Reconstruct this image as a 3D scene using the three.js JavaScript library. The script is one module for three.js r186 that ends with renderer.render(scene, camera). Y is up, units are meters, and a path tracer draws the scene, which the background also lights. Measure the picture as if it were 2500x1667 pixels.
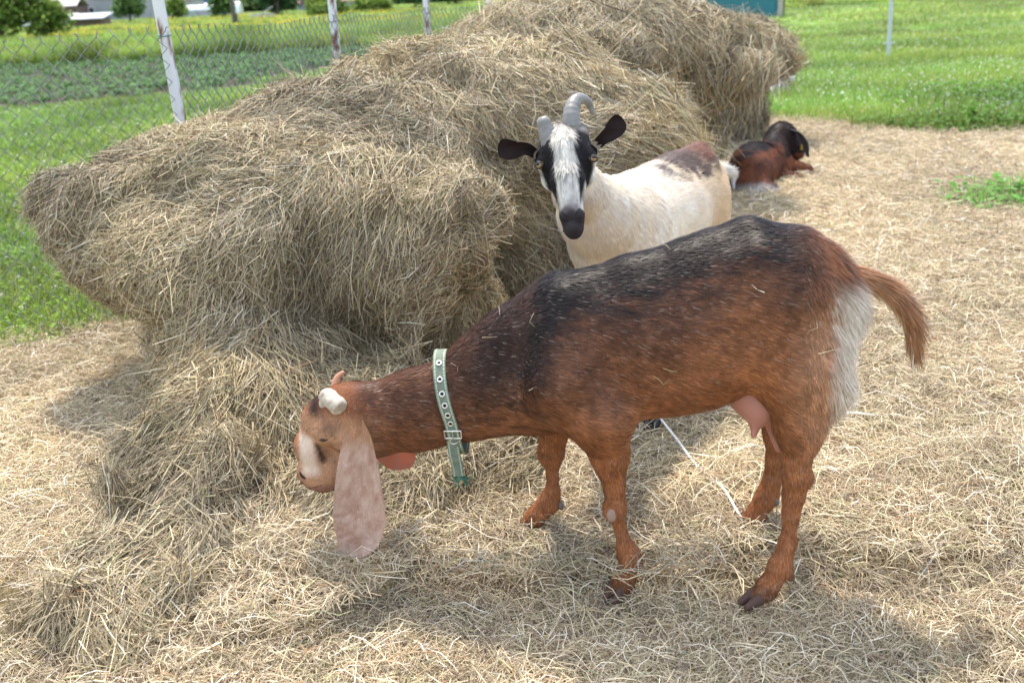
import * as THREE from 'three';
import { mergeGeometries } from 'three/addons/utils/BufferGeometryUtils.js';

// ---------------------------------------------------------------- camera, sky, sun, exposure
const scene = new THREE.Scene();
const camera = new THREE.PerspectiveCamera(36.18, 1024 / 682, 0.1, 1500);
camera.rotation.order = 'YXZ';
camera.position.set(0, 1.5, 0);
camera.rotation.set(-Math.atan(790 / 2400), 0, -0.05);
camera.focus = 3.0; camera.userData.fStop = 3.6;
const SKY = 1.25;
const SUN = new THREE.Vector3(-0.09, 0.9, -0.42).normalize();
{ // a summer sky: pale blue, whitish towards the horizon and the sun, with soft scattered clouds
  const W = 512, H = 256, d = new Float32Array(W * H * 4), h3 = (x, y, z) => { let h = Math.imul(x, 374761393) ^ Math.imul(y, 668265263) ^ Math.imul(z, 1274126177); h = Math.imul(h ^ (h >>> 13), 1274126177); return ((h ^ (h >>> 16)) >>> 0) / 4294967296; };
  const nz = (x, y, z) => { const X = Math.floor(x), Y = Math.floor(y), Z = Math.floor(z), s = (t) => t * t * (3 - 2 * t), a = s(x - X), b = s(y - Y), c = s(z - Z); let v = 0; for (let i = 0; i < 8; i++) v += h3(X + (i & 1), Y + ((i >> 1) & 1), Z + (i >> 2)) * (i & 1 ? a : 1 - a) * (i & 2 ? b : 1 - b) * (i & 4 ? c : 1 - c); return v; };
  for (let j = 0; j < H; j++) for (let i = 0; i < W; i++) {
    const th = (j + 0.5) / H * Math.PI - Math.PI / 2, ph = ((i + 0.5) / W - 0.5) * 2 * Math.PI, y = Math.sin(th), x = Math.cos(th) * Math.cos(ph), z = Math.cos(th) * Math.sin(ph), u = Math.max(y, 0);
    const hz = Math.pow(1 - u, 3), sd = Math.max(0, x * SUN.x + y * SUN.y + z * SUN.z), glow = 0.25 * Math.pow(sd, 24) + 0.12 * Math.pow(sd, 5), k = 1 / (u + 0.25); let cl = 0, am = 0.55; for (let o = 0, q = 1.3; o < 4; o++, q *= 2.1, am *= 0.5) cl += am * nz(x * k * q + 7, y * k * q, z * k * q + 3); cl = Math.min(1, Math.max(0, (cl - 0.46) * 4)) * Math.min(1, u * 5);
    const c = [0.2, 0.34, 0.6].map((b, n) => (b + ([0.52, 0.6, 0.7][n] - b) * hz + glow) * (1 - cl) + cl * [0.86, 0.87, 0.88][n]); d.set([c[0] * SKY, c[1] * SKY, c[2] * SKY, 1], (j * W + i) * 4);
  }
  const t = new THREE.DataTexture(d, W, H, THREE.RGBAFormat, THREE.FloatType); t.mapping = THREE.EquirectangularReflectionMapping; t.magFilter = t.minFilter = THREE.LinearFilter; t.needsUpdate = true; scene.background = t; scene.environment = t;
}
const sun = new THREE.DirectionalLight(0xfff3e2, 3.2);
sun.position.copy(SUN).multiplyScalar(60); sun.castShadow = true; sun.shadow.radius = 9;
Object.assign(sun.shadow.camera, { left: -30, right: 30, top: 30, bottom: -30, near: 1, far: 140 });
scene.add(sun); scene.add(sun.target);
const renderer = new THREE.WebGLRenderer({ antialias: true });
renderer.toneMapping = THREE.LinearToneMapping; renderer.toneMappingExposure = 2.15;
renderer.shadowMap.enabled = true;

// ---------------------------------------------------------------- helpers
let seed = 12345;
const rnd = () => { seed = (seed + 0x6D2B79F5) | 0; let t = Math.imul(seed ^ (seed >>> 15), 1 | seed); t = (t + Math.imul(t ^ (t >>> 7), 61 | t)) ^ t; return ((t ^ (t >>> 14)) >>> 0) / 4294967296; };
const rr = (a, b) => a + (b - a) * rnd();
const gauss = () => (rnd() + rnd() + rnd() + rnd() - 2) * 0.87;
const V = (x, y, z) => new THREE.Vector3(x, y, z);
const clamp = (x, a = 0, b = 1) => Math.min(b, Math.max(a, x));
const sm = (a, b, x) => { const t = clamp((x - a) / (b - a)); return t * t * (3 - 2 * t); };
const lerp = (a, b, t) => a + (b - a) * t;
const mix3 = (a, b, t) => [lerp(a[0], b[0], t), lerp(a[1], b[1], t), lerp(a[2], b[2], t)];
const hash = (x, y, z) => { let h = Math.imul(x, 374761393) ^ Math.imul(y, 668265263) ^ Math.imul(z, 1274126177); h = Math.imul(h ^ (h >>> 13), 1274126177); return ((h ^ (h >>> 16)) >>> 0) / 4294967296; };
function noise(x, y, z = 0) {   // value noise, -1..1
  const X = Math.floor(x), Y = Math.floor(y), Z = Math.floor(z); let a = x - X, b = y - Y, c = z - Z;
  a = a * a * (3 - 2 * a); b = b * b * (3 - 2 * b); c = c * c * (3 - 2 * c);
  const l = (p, q, t) => p + (q - p) * t;
  return 2 * l(l(l(hash(X, Y, Z), hash(X + 1, Y, Z), a), l(hash(X, Y + 1, Z), hash(X + 1, Y + 1, Z), a), b), l(l(hash(X, Y, Z + 1), hash(X + 1, Y, Z + 1), a), l(hash(X, Y + 1, Z + 1), hash(X + 1, Y + 1, Z + 1), a), b), c) - 1;
}
const fbm = (x, y, z, o = 3) => { let s = 0, a = 0.5; for (let i = 0; i < o; i++) { s += a * noise(x, y, z); x *= 2.03; y *= 2.03; z *= 2.03; a *= 0.5; } return s; };
const names = {};
const numbered = (n) => { names[n] = (names[n] ?? -1) + 1; return names[n] ? n + '_' + String(names[n]).padStart(3, '0') : n; };
function tag(o, label, category, group, kind) { o.userData = { label, category }; if (group) o.userData.group = group; if (kind) o.userData.kind = kind; return o; }
function shadow(o) { o.castShadow = true; o.receiveShadow = true; return o; }
function thing(name, pos, label, category, group) { const g = new THREE.Group(); g.name = numbered(name); g.position.set(...pos); tag(g, label, category, group); scene.add(g); return g; }
function part(name, geo, mat, parent) { const m = shadow(new THREE.Mesh(geo, mat)); m.name = name; parent.add(m); return m; }
function structure(name, geo, mat) { const m = shadow(new THREE.Mesh(geo, mat)); m.name = numbered(name); m.userData.kind = 'structure'; scene.add(m); return m; }
const std = (r, g, b, rough = 0.9, o = {}) => { const m = new THREE.MeshStandardMaterial({ roughness: rough, side: THREE.DoubleSide, ...o }); m.color.setRGB(r, g, b); return m; };
const vcol = (rough = 0.85, o = {}) => new THREE.MeshStandardMaterial({ roughness: rough, vertexColors: true, side: THREE.DoubleSide, ...o });
const box = (w, h, d, x, y, z) => new THREE.BoxGeometry(w, h, d).translate(x, y, z);
function tube(points, radii, sides = 8, cap = true) {   // tapered tube through points
  const n = points.length, pos = [], idx = [];
  let up = V(0, 1, 0);
  for (let i = 0; i < n; i++) {
    const t = points[Math.min(i + 1, n - 1)].clone().sub(points[Math.max(i - 1, 0)]).normalize();
    if (Math.abs(t.dot(up)) > 0.95) up = V(1, 0, 0);
    const s = t.clone().cross(up).normalize(), u = s.clone().cross(t).normalize(); up = u;
    const r = Array.isArray(radii) ? radii[i] : radii;
    for (let k = 0; k < sides; k++) { const a = k / sides * Math.PI * 2; const p = points[i].clone().addScaledVector(s, Math.cos(a) * r).addScaledVector(u, Math.sin(a) * r); pos.push(p.x, p.y, p.z); }
  }
  for (let i = 0; i < n - 1; i++) for (let k = 0; k < sides; k++) { const a = i * sides + k, b = i * sides + (k + 1) % sides; idx.push(a, a + sides, b, b, a + sides, b + sides); }
  if (cap) for (const e of [0, n - 1]) { const c = pos.length / 3; pos.push(points[e].x, points[e].y, points[e].z); for (let k = 0; k < sides; k++) { const a = e * sides + k, b = e * sides + (k + 1) % sides; e ? idx.push(b, a, c) : idx.push(a, b, c); } }
  const g = new THREE.BufferGeometry(); g.setAttribute('position', new THREE.Float32BufferAttribute(pos, 3)); g.setIndex(idx); g.computeVertexNormals(); return g;
}
const curve = (pts, n) => new THREE.CatmullRomCurve3(pts.map((p) => V(...p)), false, 'centripetal').getPoints(n);
function noiseTexture(w, h, f, repeat = true) {
  const d = new Uint8Array(w * h * 4);
  for (let y = 0; y < h; y++) for (let x = 0; x < w; x++) { const c = f(x / w, y / h), o = (y * w + x) * 4; d[o] = clamp(c[0]) * 255; d[o + 1] = clamp(c[1]) * 255; d[o + 2] = clamp(c[2]) * 255; d[o + 3] = 255; }
  const t = new THREE.DataTexture(d, w, h); t.magFilter = THREE.LinearFilter; t.wrapS = t.wrapT = repeat ? THREE.RepeatWrapping : THREE.ClampToEdgeWrapping; t.colorSpace = THREE.SRGBColorSpace; t.needsUpdate = true; return t;
}

// ---------------------------------------------------------------- signed distance shapes and their mesher
// a shape: tapered capsule a-b with radii ra, rb, squashed along n by s; or an ellipsoid c, r
function cap(a, b, ra, rb, k = 0.03, n = null, s = 1) { return { t: 0, ax: a[0], ay: a[1], az: a[2], bx: b[0] - a[0], by: b[1] - a[1], bz: b[2] - a[2], l2: Math.max(1e-9, (b[0] - a[0]) ** 2 + (b[1] - a[1]) ** 2 + (b[2] - a[2]) ** 2), ra, rb, k, n, s }; }
const ball = (c, r, k = 0.03, n = null, s = 1) => cap(c, c, r, r, k, n, s);
const ell = (c, r, k = 0.1) => ({ t: 1, c, r, k });
function dist(q, x, y, z) {
  if (q.t) { const px = x - q.c[0], py = y - q.c[1], pz = z - q.c[2], [rx, ry, rz] = q.r; const k0 = Math.hypot(px / rx, py / ry, pz / rz), k1 = Math.hypot(px / rx / rx, py / ry / ry, pz / rz / rz); return k1 < 1e-6 ? -Math.min(rx, ry, rz) : k0 * (k0 - 1) / k1; }
  let px = x - q.ax, py = y - q.ay, pz = z - q.az, bx = q.bx, by = q.by, bz = q.bz;
  if (q.n) { const e = (px * q.n[0] + py * q.n[1] + pz * q.n[2]) * (1 / q.s - 1), f = (bx * q.n[0] + by * q.n[1] + bz * q.n[2]) * (1 / q.s - 1); px += e * q.n[0]; py += e * q.n[1]; pz += e * q.n[2]; bx += f * q.n[0]; by += f * q.n[1]; bz += f * q.n[2]; }
  const l2 = q.n ? Math.max(1e-9, bx * bx + by * by + bz * bz) : q.l2;
  const h = clamp((px * bx + py * by + pz * bz) / l2);
  const d = Math.hypot(px - bx * h, py - by * h, pz - bz * h) - (q.ra + (q.rb - q.ra) * h);
  return q.n ? d * (q.s + 1) / 2 : d;
}
function field(shapes, post) {
  return (x, y, z) => {
    let d = 10;
    for (const q of shapes) { const e = dist(q, x, y, z); if (q.sub) { const h = clamp(0.5 - 0.5 * (d + e) / q.k); d = d * (1 - h) - e * h + q.k * h * (1 - h); continue; } const h = Math.max(q.k - Math.abs(d - e), 0) / q.k; d = Math.min(d, e) - h * h * q.k * 0.25; }
    return post ? post(d, x, y, z) : d;
  };
}
function mesher(f, lo, hi, cell, keep) {   // surface nets; keep(x,y,z) drops faces outside
  const n = [0, 1, 2].map((i) => Math.ceil((hi[i] - lo[i]) / cell) + 1), [nx, ny, nz] = n;
  const D = new Float32Array(nx * ny * nz), at = (i, j, k) => (k * ny + j) * nx + i;
  for (let k = 0; k < nz; k++) for (let j = 0; j < ny; j++) for (let i = 0; i < nx; i++) D[at(i, j, k)] = f(lo[0] + i * cell, lo[1] + j * cell, lo[2] + k * cell);
  const id = new Int32Array(nx * ny * nz).fill(-1), pos = [], nor = [], idx = [];
  const E = [[0, 1], [0, 2], [0, 4], [1, 3], [1, 5], [2, 3], [2, 6], [3, 7], [4, 5], [4, 6], [5, 7], [6, 7]];
  const e = cell * 0.4, grad = (x, y, z) => { const a = f(x + e, y, z) - f(x - e, y, z), b = f(x, y + e, z) - f(x, y - e, z), c = f(x, y, z + e) - f(x, y, z - e), l = Math.hypot(a, b, c) || 1; return [a / l, b / l, c / l, l / (2 * e)]; };
  const v = new Float32Array(8);
  for (let k = 0; k < nz - 1; k++) for (let j = 0; j < ny - 1; j++) for (let i = 0; i < nx - 1; i++) {
    let m = 0; for (let c = 0; c < 8; c++) { v[c] = D[at(i + (c & 1), j + ((c >> 1) & 1), k + (c >> 2))]; if (v[c] < 0) m++; }
    if (!m || m === 8) continue;
    let sx = 0, sy = 0, sz = 0, w = 0;
    for (const [p, q] of E) if ((v[p] < 0) !== (v[q] < 0)) { const t = v[p] / (v[p] - v[q]); sx += lerp(p & 1, q & 1, t); sy += lerp((p >> 1) & 1, (q >> 1) & 1, t); sz += lerp(p >> 2, q >> 2, t); w++; }
    let x = lo[0] + (i + sx / w) * cell, y = lo[1] + (j + sy / w) * cell, z = lo[2] + (k + sz / w) * cell;
    let g = grad(x, y, z); const dd = clamp(f(x, y, z) / Math.max(g[3], 0.3), -cell * 0.5, cell * 0.5); x -= g[0] * dd; y -= g[1] * dd; z -= g[2] * dd; g = grad(x, y, z);
    id[at(i, j, k)] = pos.length / 3; pos.push(x, y, z); nor.push(g[0], g[1], g[2]);
  }
  const quad = (a, b, c, d, flip) => { if (a < 0 || b < 0 || c < 0 || d < 0) return; if (keep && !keep(pos[a * 3], pos[a * 3 + 1], pos[a * 3 + 2])) return; flip ? idx.push(a, c, b, a, d, c) : idx.push(a, b, c, a, c, d); };
  for (let k = 1; k < nz - 1; k++) for (let j = 1; j < ny - 1; j++) for (let i = 1; i < nx - 1; i++) {
    const s = D[at(i, j, k)] < 0;
    if (s !== D[at(i + 1, j, k)] < 0) quad(id[at(i, j - 1, k - 1)], id[at(i, j, k - 1)], id[at(i, j, k)], id[at(i, j - 1, k)], !s);
    if (s !== D[at(i, j + 1, k)] < 0) quad(id[at(i - 1, j, k - 1)], id[at(i, j, k - 1)], id[at(i, j, k)], id[at(i - 1, j, k)], s);
    if (s !== D[at(i, j, k + 1)] < 0) quad(id[at(i - 1, j - 1, k)], id[at(i, j - 1, k)], id[at(i, j, k)], id[at(i - 1, j, k)], !s);
  }
  const g = new THREE.BufferGeometry(); g.setAttribute('position', new THREE.Float32BufferAttribute(pos, 3)); g.setAttribute('normal', new THREE.Float32BufferAttribute(nor, 3)); g.setIndex(idx); return g;
}
function colour(g, f) { const p = g.attributes.position, n = g.attributes.normal, c = new Float32Array(p.count * 3); for (let i = 0; i < p.count; i++) c.set(f(p.getX(i), p.getY(i), p.getZ(i), n ? n.getY(i) : 0), i * 3); g.setAttribute('color', new THREE.BufferAttribute(c, 3)); return g; }
function sampler(g) {   // area-weighted points on a mesh: {p, n}
  const P = g.attributes.position, N = g.attributes.normal, I = g.index.array, T = I.length / 3, cum = new Float64Array(T); let s = 0;
  const a = V(), b = V(), c = V();
  for (let t = 0; t < T; t++) { a.fromBufferAttribute(P, I[t * 3]); b.fromBufferAttribute(P, I[t * 3 + 1]); c.fromBufferAttribute(P, I[t * 3 + 2]); b.sub(a); c.sub(a); s += b.cross(c).length() / 2; cum[t] = s; }
  const out = { area: s, p: V(), n: V(), next() {
    const q = rnd() * s; let l = 0, h = T - 1; while (l < h) { const m = (l + h) >> 1; cum[m] < q ? l = m + 1 : h = m; }
    let u = rnd(), v = rnd(); if (u + v > 1) { u = 1 - u; v = 1 - v; } const w = 1 - u - v, i = I[l * 3], j = I[l * 3 + 1], k = I[l * 3 + 2];
    out.p.set(P.getX(i) * w + P.getX(j) * u + P.getX(k) * v, P.getY(i) * w + P.getY(j) * u + P.getY(k) * v, P.getZ(i) * w + P.getZ(j) * u + P.getZ(k) * v);
    out.n.set(N.getX(i) * w + N.getX(j) * u + N.getX(k) * v, N.getY(i) * w + N.getY(j) * u + N.getY(k) * v, N.getZ(i) * w + N.getZ(j) * u + N.getZ(k) * v).normalize(); return out;
  } };
  return out;
}
// a growing list of copies of one geometry, made into an InstancedMesh at the end
const M4 = new THREE.Matrix4(), X_ = V(), Y_ = V(), Z_ = V();
class Copies {
  constructor(geo, mat) { this.geo = geo; this.mat = mat; this.m = []; this.c = []; }
  put(p, x, y, scale, col, w = 1, hy = 1) {   // x: direction of the length, y: about the outward side; w widens
    X_.copy(x).normalize(); Z_.crossVectors(X_, y).normalize(); Y_.crossVectors(Z_, X_);
    const s = scale, q = scale * w; this.m.push(X_.x * s, X_.y * s, X_.z * s, 0, Y_.x * q * hy, Y_.y * q * hy, Y_.z * q * hy, 0, Z_.x * q, Z_.y * q, Z_.z * q, 0, p.x, p.y, p.z, 1); this.c.push(col[0], col[1], col[2]);
  }
  build(name, parent, kind = 'stuff') {
    const n = this.m.length / 16; if (!n) return null; const im = shadow(new THREE.InstancedMesh(this.geo, this.mat, n));
    im.instanceMatrix.array.set(this.m); im.instanceColor = new THREE.InstancedBufferAttribute(new Float32Array(this.c), 3);
    im.name = parent === scene ? numbered(name) : name; if (kind) im.userData.kind = kind; parent.add(im); this.m = []; this.c = []; return im;
  }
}
// ---------------------------------------------------------------- the lie of the land
const PLAT = 0.09;
function gh(x, z) {
  const d = Math.hypot(x, z), base = PLAT * sm(2.38, 2.62, -z + 0.04 * noise(x * 1.3, z * 1.3));
  const near = sm(14, 4, d), bumps = near * (0.02 * sm(0.25, 0.6, Math.hypot(x - 0.45, z + 2.4)) * noise(x * 2.1 + 5, z * 2.1) + 0.006 * noise(x * 5.3, z * 5.3 + 9)) - 0.012 - 0.034 * sm(2.52, 2.38, -z);
  const heap = 0.05 * Math.exp(-(((x - 1.25) / 0.28) ** 2 + ((z + 2.25) / 0.2) ** 2)) + 0.05 * Math.exp(-(((x + 0.5) / 0.4) ** 2 + ((z + 2.02) / 0.2) ** 2)) - 0.04 * Math.exp(-(((x + 0.1) / 0.22) ** 2 + ((z + 2.62) / 0.2) ** 2));
  return base + bumps + heap + 1.1 * sm(90, 260, d) + 0.25 * sm(20, 60, d) * noise(x * 0.02, z * 0.02);
}
function sheet(x0, x1, z0, z1, nx, nz, lift, inside) {
  const pos = [], idx = [], uv = []; for (let j = 0; j <= nz; j++) for (let i = 0; i <= nx; i++) { const x = lerp(x0, x1, i / nx), z = lerp(z0, z1, j / nz); pos.push(x, gh(x, z) + lift, z); uv.push(x, z); }
  for (let j = 0; j < nz; j++) for (let i = 0; i < nx; i++) { const x = lerp(x0, x1, (i + 0.5) / nx), z = lerp(z0, z1, (j + 0.5) / nz); if (inside && !inside(x, z)) continue; const a = j * (nx + 1) + i; idx.push(a, a + nx + 1, a + 1, a + 1, a + nx + 1, a + nx + 2); }
  const g = new THREE.BufferGeometry(); g.setAttribute('position', new THREE.Float32BufferAttribute(pos, 3)); g.setAttribute('uv', new THREE.Float32BufferAttribute(uv, 2)); g.setIndex(idx); g.computeVertexNormals(); return g;
}
// fence line: the posts, from a bend at the first one
const POSTS = [[-3.2, -4.0], [-1.49, -5.0], [-1.03, -6.95], [-0.56, -8.9], [-0.07, -10.8], [0.43, -12.7], [0.93, -14.6]];
function fenceX(z) { for (let i = 0; i < POSTS.length - 1; i++) if (-z <= -POSTS[i + 1][1]) { const t = (z - POSTS[i][1]) / (POSTS[i + 1][1] - POSTS[i][1]); return lerp(POSTS[i][0], POSTS[i + 1][0], t); } return lerp(0.43, 0.93, (z + 12.7) / -1.9); }
function inPen(x, z) {   // the straw floor
  const w = 0.25 * noise(x * 1.7, z * 1.7) + 0.12 * noise(x * 6, z * 6);
  const back = x < 3 ? 11.6 : x < 4.2 ? lerp(11.6, 9.75, (x - 3) / 1.2) : 9.75 - (x - 4.2) * 0.15;
  const patch = Math.hypot((x - 3.35) / 0.6, (z + 6.7) / 0.35) < 0.75 + w;
  return -z < back + w * 1.6 && x > fenceX(z) + 0.02 + w * 0.4 && !patch;
}
const inPotato = (x, z) => -z > 18.4 + Math.max(0, x + 8) * 0.3 && -z < 36 && x < -5.2 + (-z - 19.5) * 0.19;

// ground: one sheet to the horizon, a straw floor and potato soil above it
const soilMap = noiseTexture(256, 256, (u, v) => { const n = 0.5 + 0.5 * fbm(u * 24, v * 24, 1, 4), m = 0.5 + 0.5 * noise(u * 90, v * 90, 4); return [0.26 + 0.16 * n + 0.08 * m, 0.31 + 0.2 * n + 0.08 * m, 0.13 + 0.1 * n + 0.04 * m]; });
const strawMap = noiseTexture(512, 512, (u, v) => { const n = 0.5 + 0.5 * fbm(u * 40, v * 40, 2, 4), s = 0.5 + 0.5 * noise(u * 30, v * 300, 5), t = 0.5 + 0.5 * noise(u * 300, v * 30, 8), k = 0.35 + 0.3 * n + 0.2 * Math.max(s, t); return [k * 0.92, k * 0.8, k * 0.55]; });
const earthMap = noiseTexture(256, 256, (u, v) => { const n = 0.5 + 0.5 * fbm(u * 30, v * 30, 7, 5); return [0.14 + 0.2 * n, 0.11 + 0.16 * n, 0.09 + 0.12 * n]; });
soilMap.repeat.set(0.25, 0.25); strawMap.repeat.set(0.7, 0.7); earthMap.repeat.set(0.5, 0.5);
{
  const g = mergeGeometries([sheet(-40, 40, -60, 10, 160, 140, 0, null), sheet(-400, 400, -500, -60, 60, 40, 0, null), sheet(-400, -40, -60, 60, 12, 10, 0, null), sheet(40, 400, -60, 60, 12, 10, 0, null), sheet(-40, 40, 10, 60, 10, 6, 0, null)]);
  { const P = g.attributes.position; for (let i = 0; i < P.count; i++) if (Math.abs(P.getX(i)) < 10 && P.getZ(i) > -13 && inPen(P.getX(i), P.getZ(i))) P.setY(i, P.getY(i) - 0.06); g.computeVertexNormals(); }
  structure('ground', g, std(1, 1, 1, 1, { map: soilMap }));
  structure('straw_floor', sheet(-3.5, 9, -12.6, 1.5, 210, 236, 0.006, inPen), std(1, 1, 1, 1, { map: strawMap, bumpMap: strawMap, bumpScale: 0.01 }));
  structure('potato_soil', sheet(-26, 1, -37, -17, 120, 90, 0.03, inPotato), std(1, 1, 1, 1, { map: earthMap, bumpMap: earthMap, bumpScale: 0.03 }));
}
// ---------------------------------------------------------------- hay: strand shapes and colours
function strand(bend, kink, r, segs = 4, flat = 0.5) {   // one dry stem along x, length 1
  const pts = []; for (let i = 0; i <= segs; i++) { const t = i / segs - 0.5; pts.push(V(t, -bend * 4 * t * t + bend + kink * Math.max(0, t), kink * 0.7 * Math.max(0, t - 0.1) + bend * 0.6 * Math.sin(t * 5))); }
  const g = tube(pts, pts.map((_, i) => r * (i === 0 || i === segs ? 0.55 : 1)), 3, false); return g;
}
const STRANDS = [strand(0.03, 0, 0.0058, 2), strand(0.09, 0.1, 0.0066, 3), strand(-0.06, 0.28, 0.0072, 3), strand(0.16, -0.12, 0.0052, 4), strand(0.02, 0, 0.013, 2)];
// the same stems as flat, split blades: cheaper where very many lie on one another
function blade(bend, kink, r, segs) {
  const pos = [], idx = []; for (let i = 0; i <= segs; i++) { const t = i / segs - 0.5, y = -bend * 4 * t * t + bend + kink * Math.max(0, t), z = kink * 0.7 * Math.max(0, t - 0.1) + bend * 0.6 * Math.sin(t * 5), w = r * (i === segs ? 0.4 : 1); pos.push(t, y, z - w, t, y, z + w); }
  for (let i = 0; i < segs; i++) { const a = i * 2; idx.push(a, a + 1, a + 2, a + 1, a + 3, a + 2); }
  const g = new THREE.BufferGeometry(); g.setAttribute('position', new THREE.Float32BufferAttribute(pos, 3)); g.setIndex(idx); g.computeVertexNormals(); return g;
}
const BLADES = [blade(0.03, 0, 0.0078, 1), blade(0.09, 0.1, 0.0085, 2), blade(-0.06, 0.28, 0.009, 2), blade(0.16, -0.12, 0.0072, 3), blade(0.02, 0, 0.016, 1)];
const strawMat = vcol(0.72);
const HAY = [[0.68, 0.565, 0.36], [0.54, 0.43, 0.265], [0.44, 0.34, 0.21], [0.46, 0.41, 0.21], [0.34, 0.26, 0.18], [0.18, 0.13, 0.09], [0.46, 0.28, 0.15], [0.8, 0.72, 0.56], [0.36, 0.35, 0.19]];
function hayColour() { const k = rnd(), i = k < 0.24 ? 0 : k < 0.32 ? 7 : k < 0.56 ? 1 : k < 0.71 ? 2 : k < 0.78 ? 3 : k < 0.89 ? 4 : k < 0.93 ? 8 : k < 0.98 ? 5 : 6, b = rr(0.8, 1.15); return HAY[i].map((c) => c * b); }
// join copies of small shapes into one geometry with a colour each: list of [geometry, matrix, colour]
function joined(list) {
  let nv = 0, ni = 0; for (const [g] of list) { nv += g.attributes.position.count; ni += g.index.count; }
  const P = new Float32Array(nv * 3), N = new Float32Array(nv * 3), C = new Float32Array(nv * 3), I = new Uint32Array(ni); let v = 0, i = 0; const q = V(), nm = new THREE.Matrix3();
  for (const [g, m, c] of list) {
    const p = g.attributes.position, n = g.attributes.normal, x = g.index.array; nm.getNormalMatrix(m);
    for (let k = 0; k < x.length; k++) I[i++] = x[k] + v;
    for (let k = 0; k < p.count; k++, v++) { q.fromBufferAttribute(p, k).applyMatrix4(m); P.set([q.x, q.y, q.z], v * 3); q.fromBufferAttribute(n, k).applyMatrix3(nm).normalize(); N.set([q.x, q.y, q.z], v * 3); C.set(c, v * 3); }
  }
  const g = new THREE.BufferGeometry(); g.setAttribute('position', new THREE.BufferAttribute(P, 3)); g.setAttribute('normal', new THREE.BufferAttribute(N, 3)); g.setAttribute('color', new THREE.BufferAttribute(C, 3)); g.setIndex(new THREE.BufferAttribute(I, 1)); return g;
}
function frame(p, x, y, s, w = 1) { X_.copy(x).normalize(); Z_.crossVectors(X_, y).normalize(); Y_.crossVectors(Z_, X_); const m = new THREE.Matrix4(); m.makeBasis(X_.clone().multiplyScalar(s), Y_.clone().multiplyScalar(s * w), Z_.clone().multiplyScalar(s * w)); m.setPosition(p); return m; }
// a handful of stems lying about one direction (x) on a patch of radius R, y outwards
function wisp(n, R, spread, len, lift, wide) {
  const list = [];
  for (let i = 0; i < n; i++) {
    const r = R * Math.sqrt(rnd()), a = rnd() * 6.283, ang = spread > 3 ? rnd() * 6.283 : gauss() * spread, out = gauss() * lift + (rnd() < 0.05 ? rr(0.1, 0.5) : 0), L = len * (0.4 + 1.1 * rnd() * rnd() + (rnd() < 0.07 ? 0.6 : 0));
    const dir = V(Math.cos(ang), out, Math.sin(ang)).normalize(), up = V(0, 1, 0).applyAxisAngle(dir, rr(-1.4, 1.4)), v = rnd();
    list.push([STRANDS[v < 0.3 ? 0 : v < 0.55 ? 1 : v < 0.75 ? 2 : v < 0.95 ? 3 : 4], frame(V(r * Math.cos(a), rr(-0.012, 0.018) + Math.max(0, out) * L * 0.3, r * Math.sin(a)), dir, up, L, rr(0.75, 1.25) * wide * clamp(0.2 / L, 0.7, 2.6)), hayColour()]);
  }
  return joined(list);
}
const litterTint = (x, z) => { const n = fbm(x * 2.1, 4, z * 2.1, 3), b = 1.2 * (1 + 0.35 * n) * rr(0.85, 1.12); return [b * 0.98, b, b * 1.08]; };
const LITTER = [0, 1, 2, 3].map(() => wisp(2700, 0.36, 9, 0.1, 0.09, 0.95));
const tint = (x, y, z, g = 1) => { const n = fbm(x * 1.7, y * 1.7, z * 1.7, 3), m = fbm(x * 2.3 + 9, y * 2.3, z * 2.3 + 4, 2), b = g * Math.max(0.45, 1 + 0.8 * n) * rr(0.8, 1.15); return [b * (1 + 0.04 * m), b, b * (1 - 0.14 * m)]; };
const hayBase = vcol(1);
const T1 = V(), T2 = V(), T3 = V(), DN = V(0, -1, 0);
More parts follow.
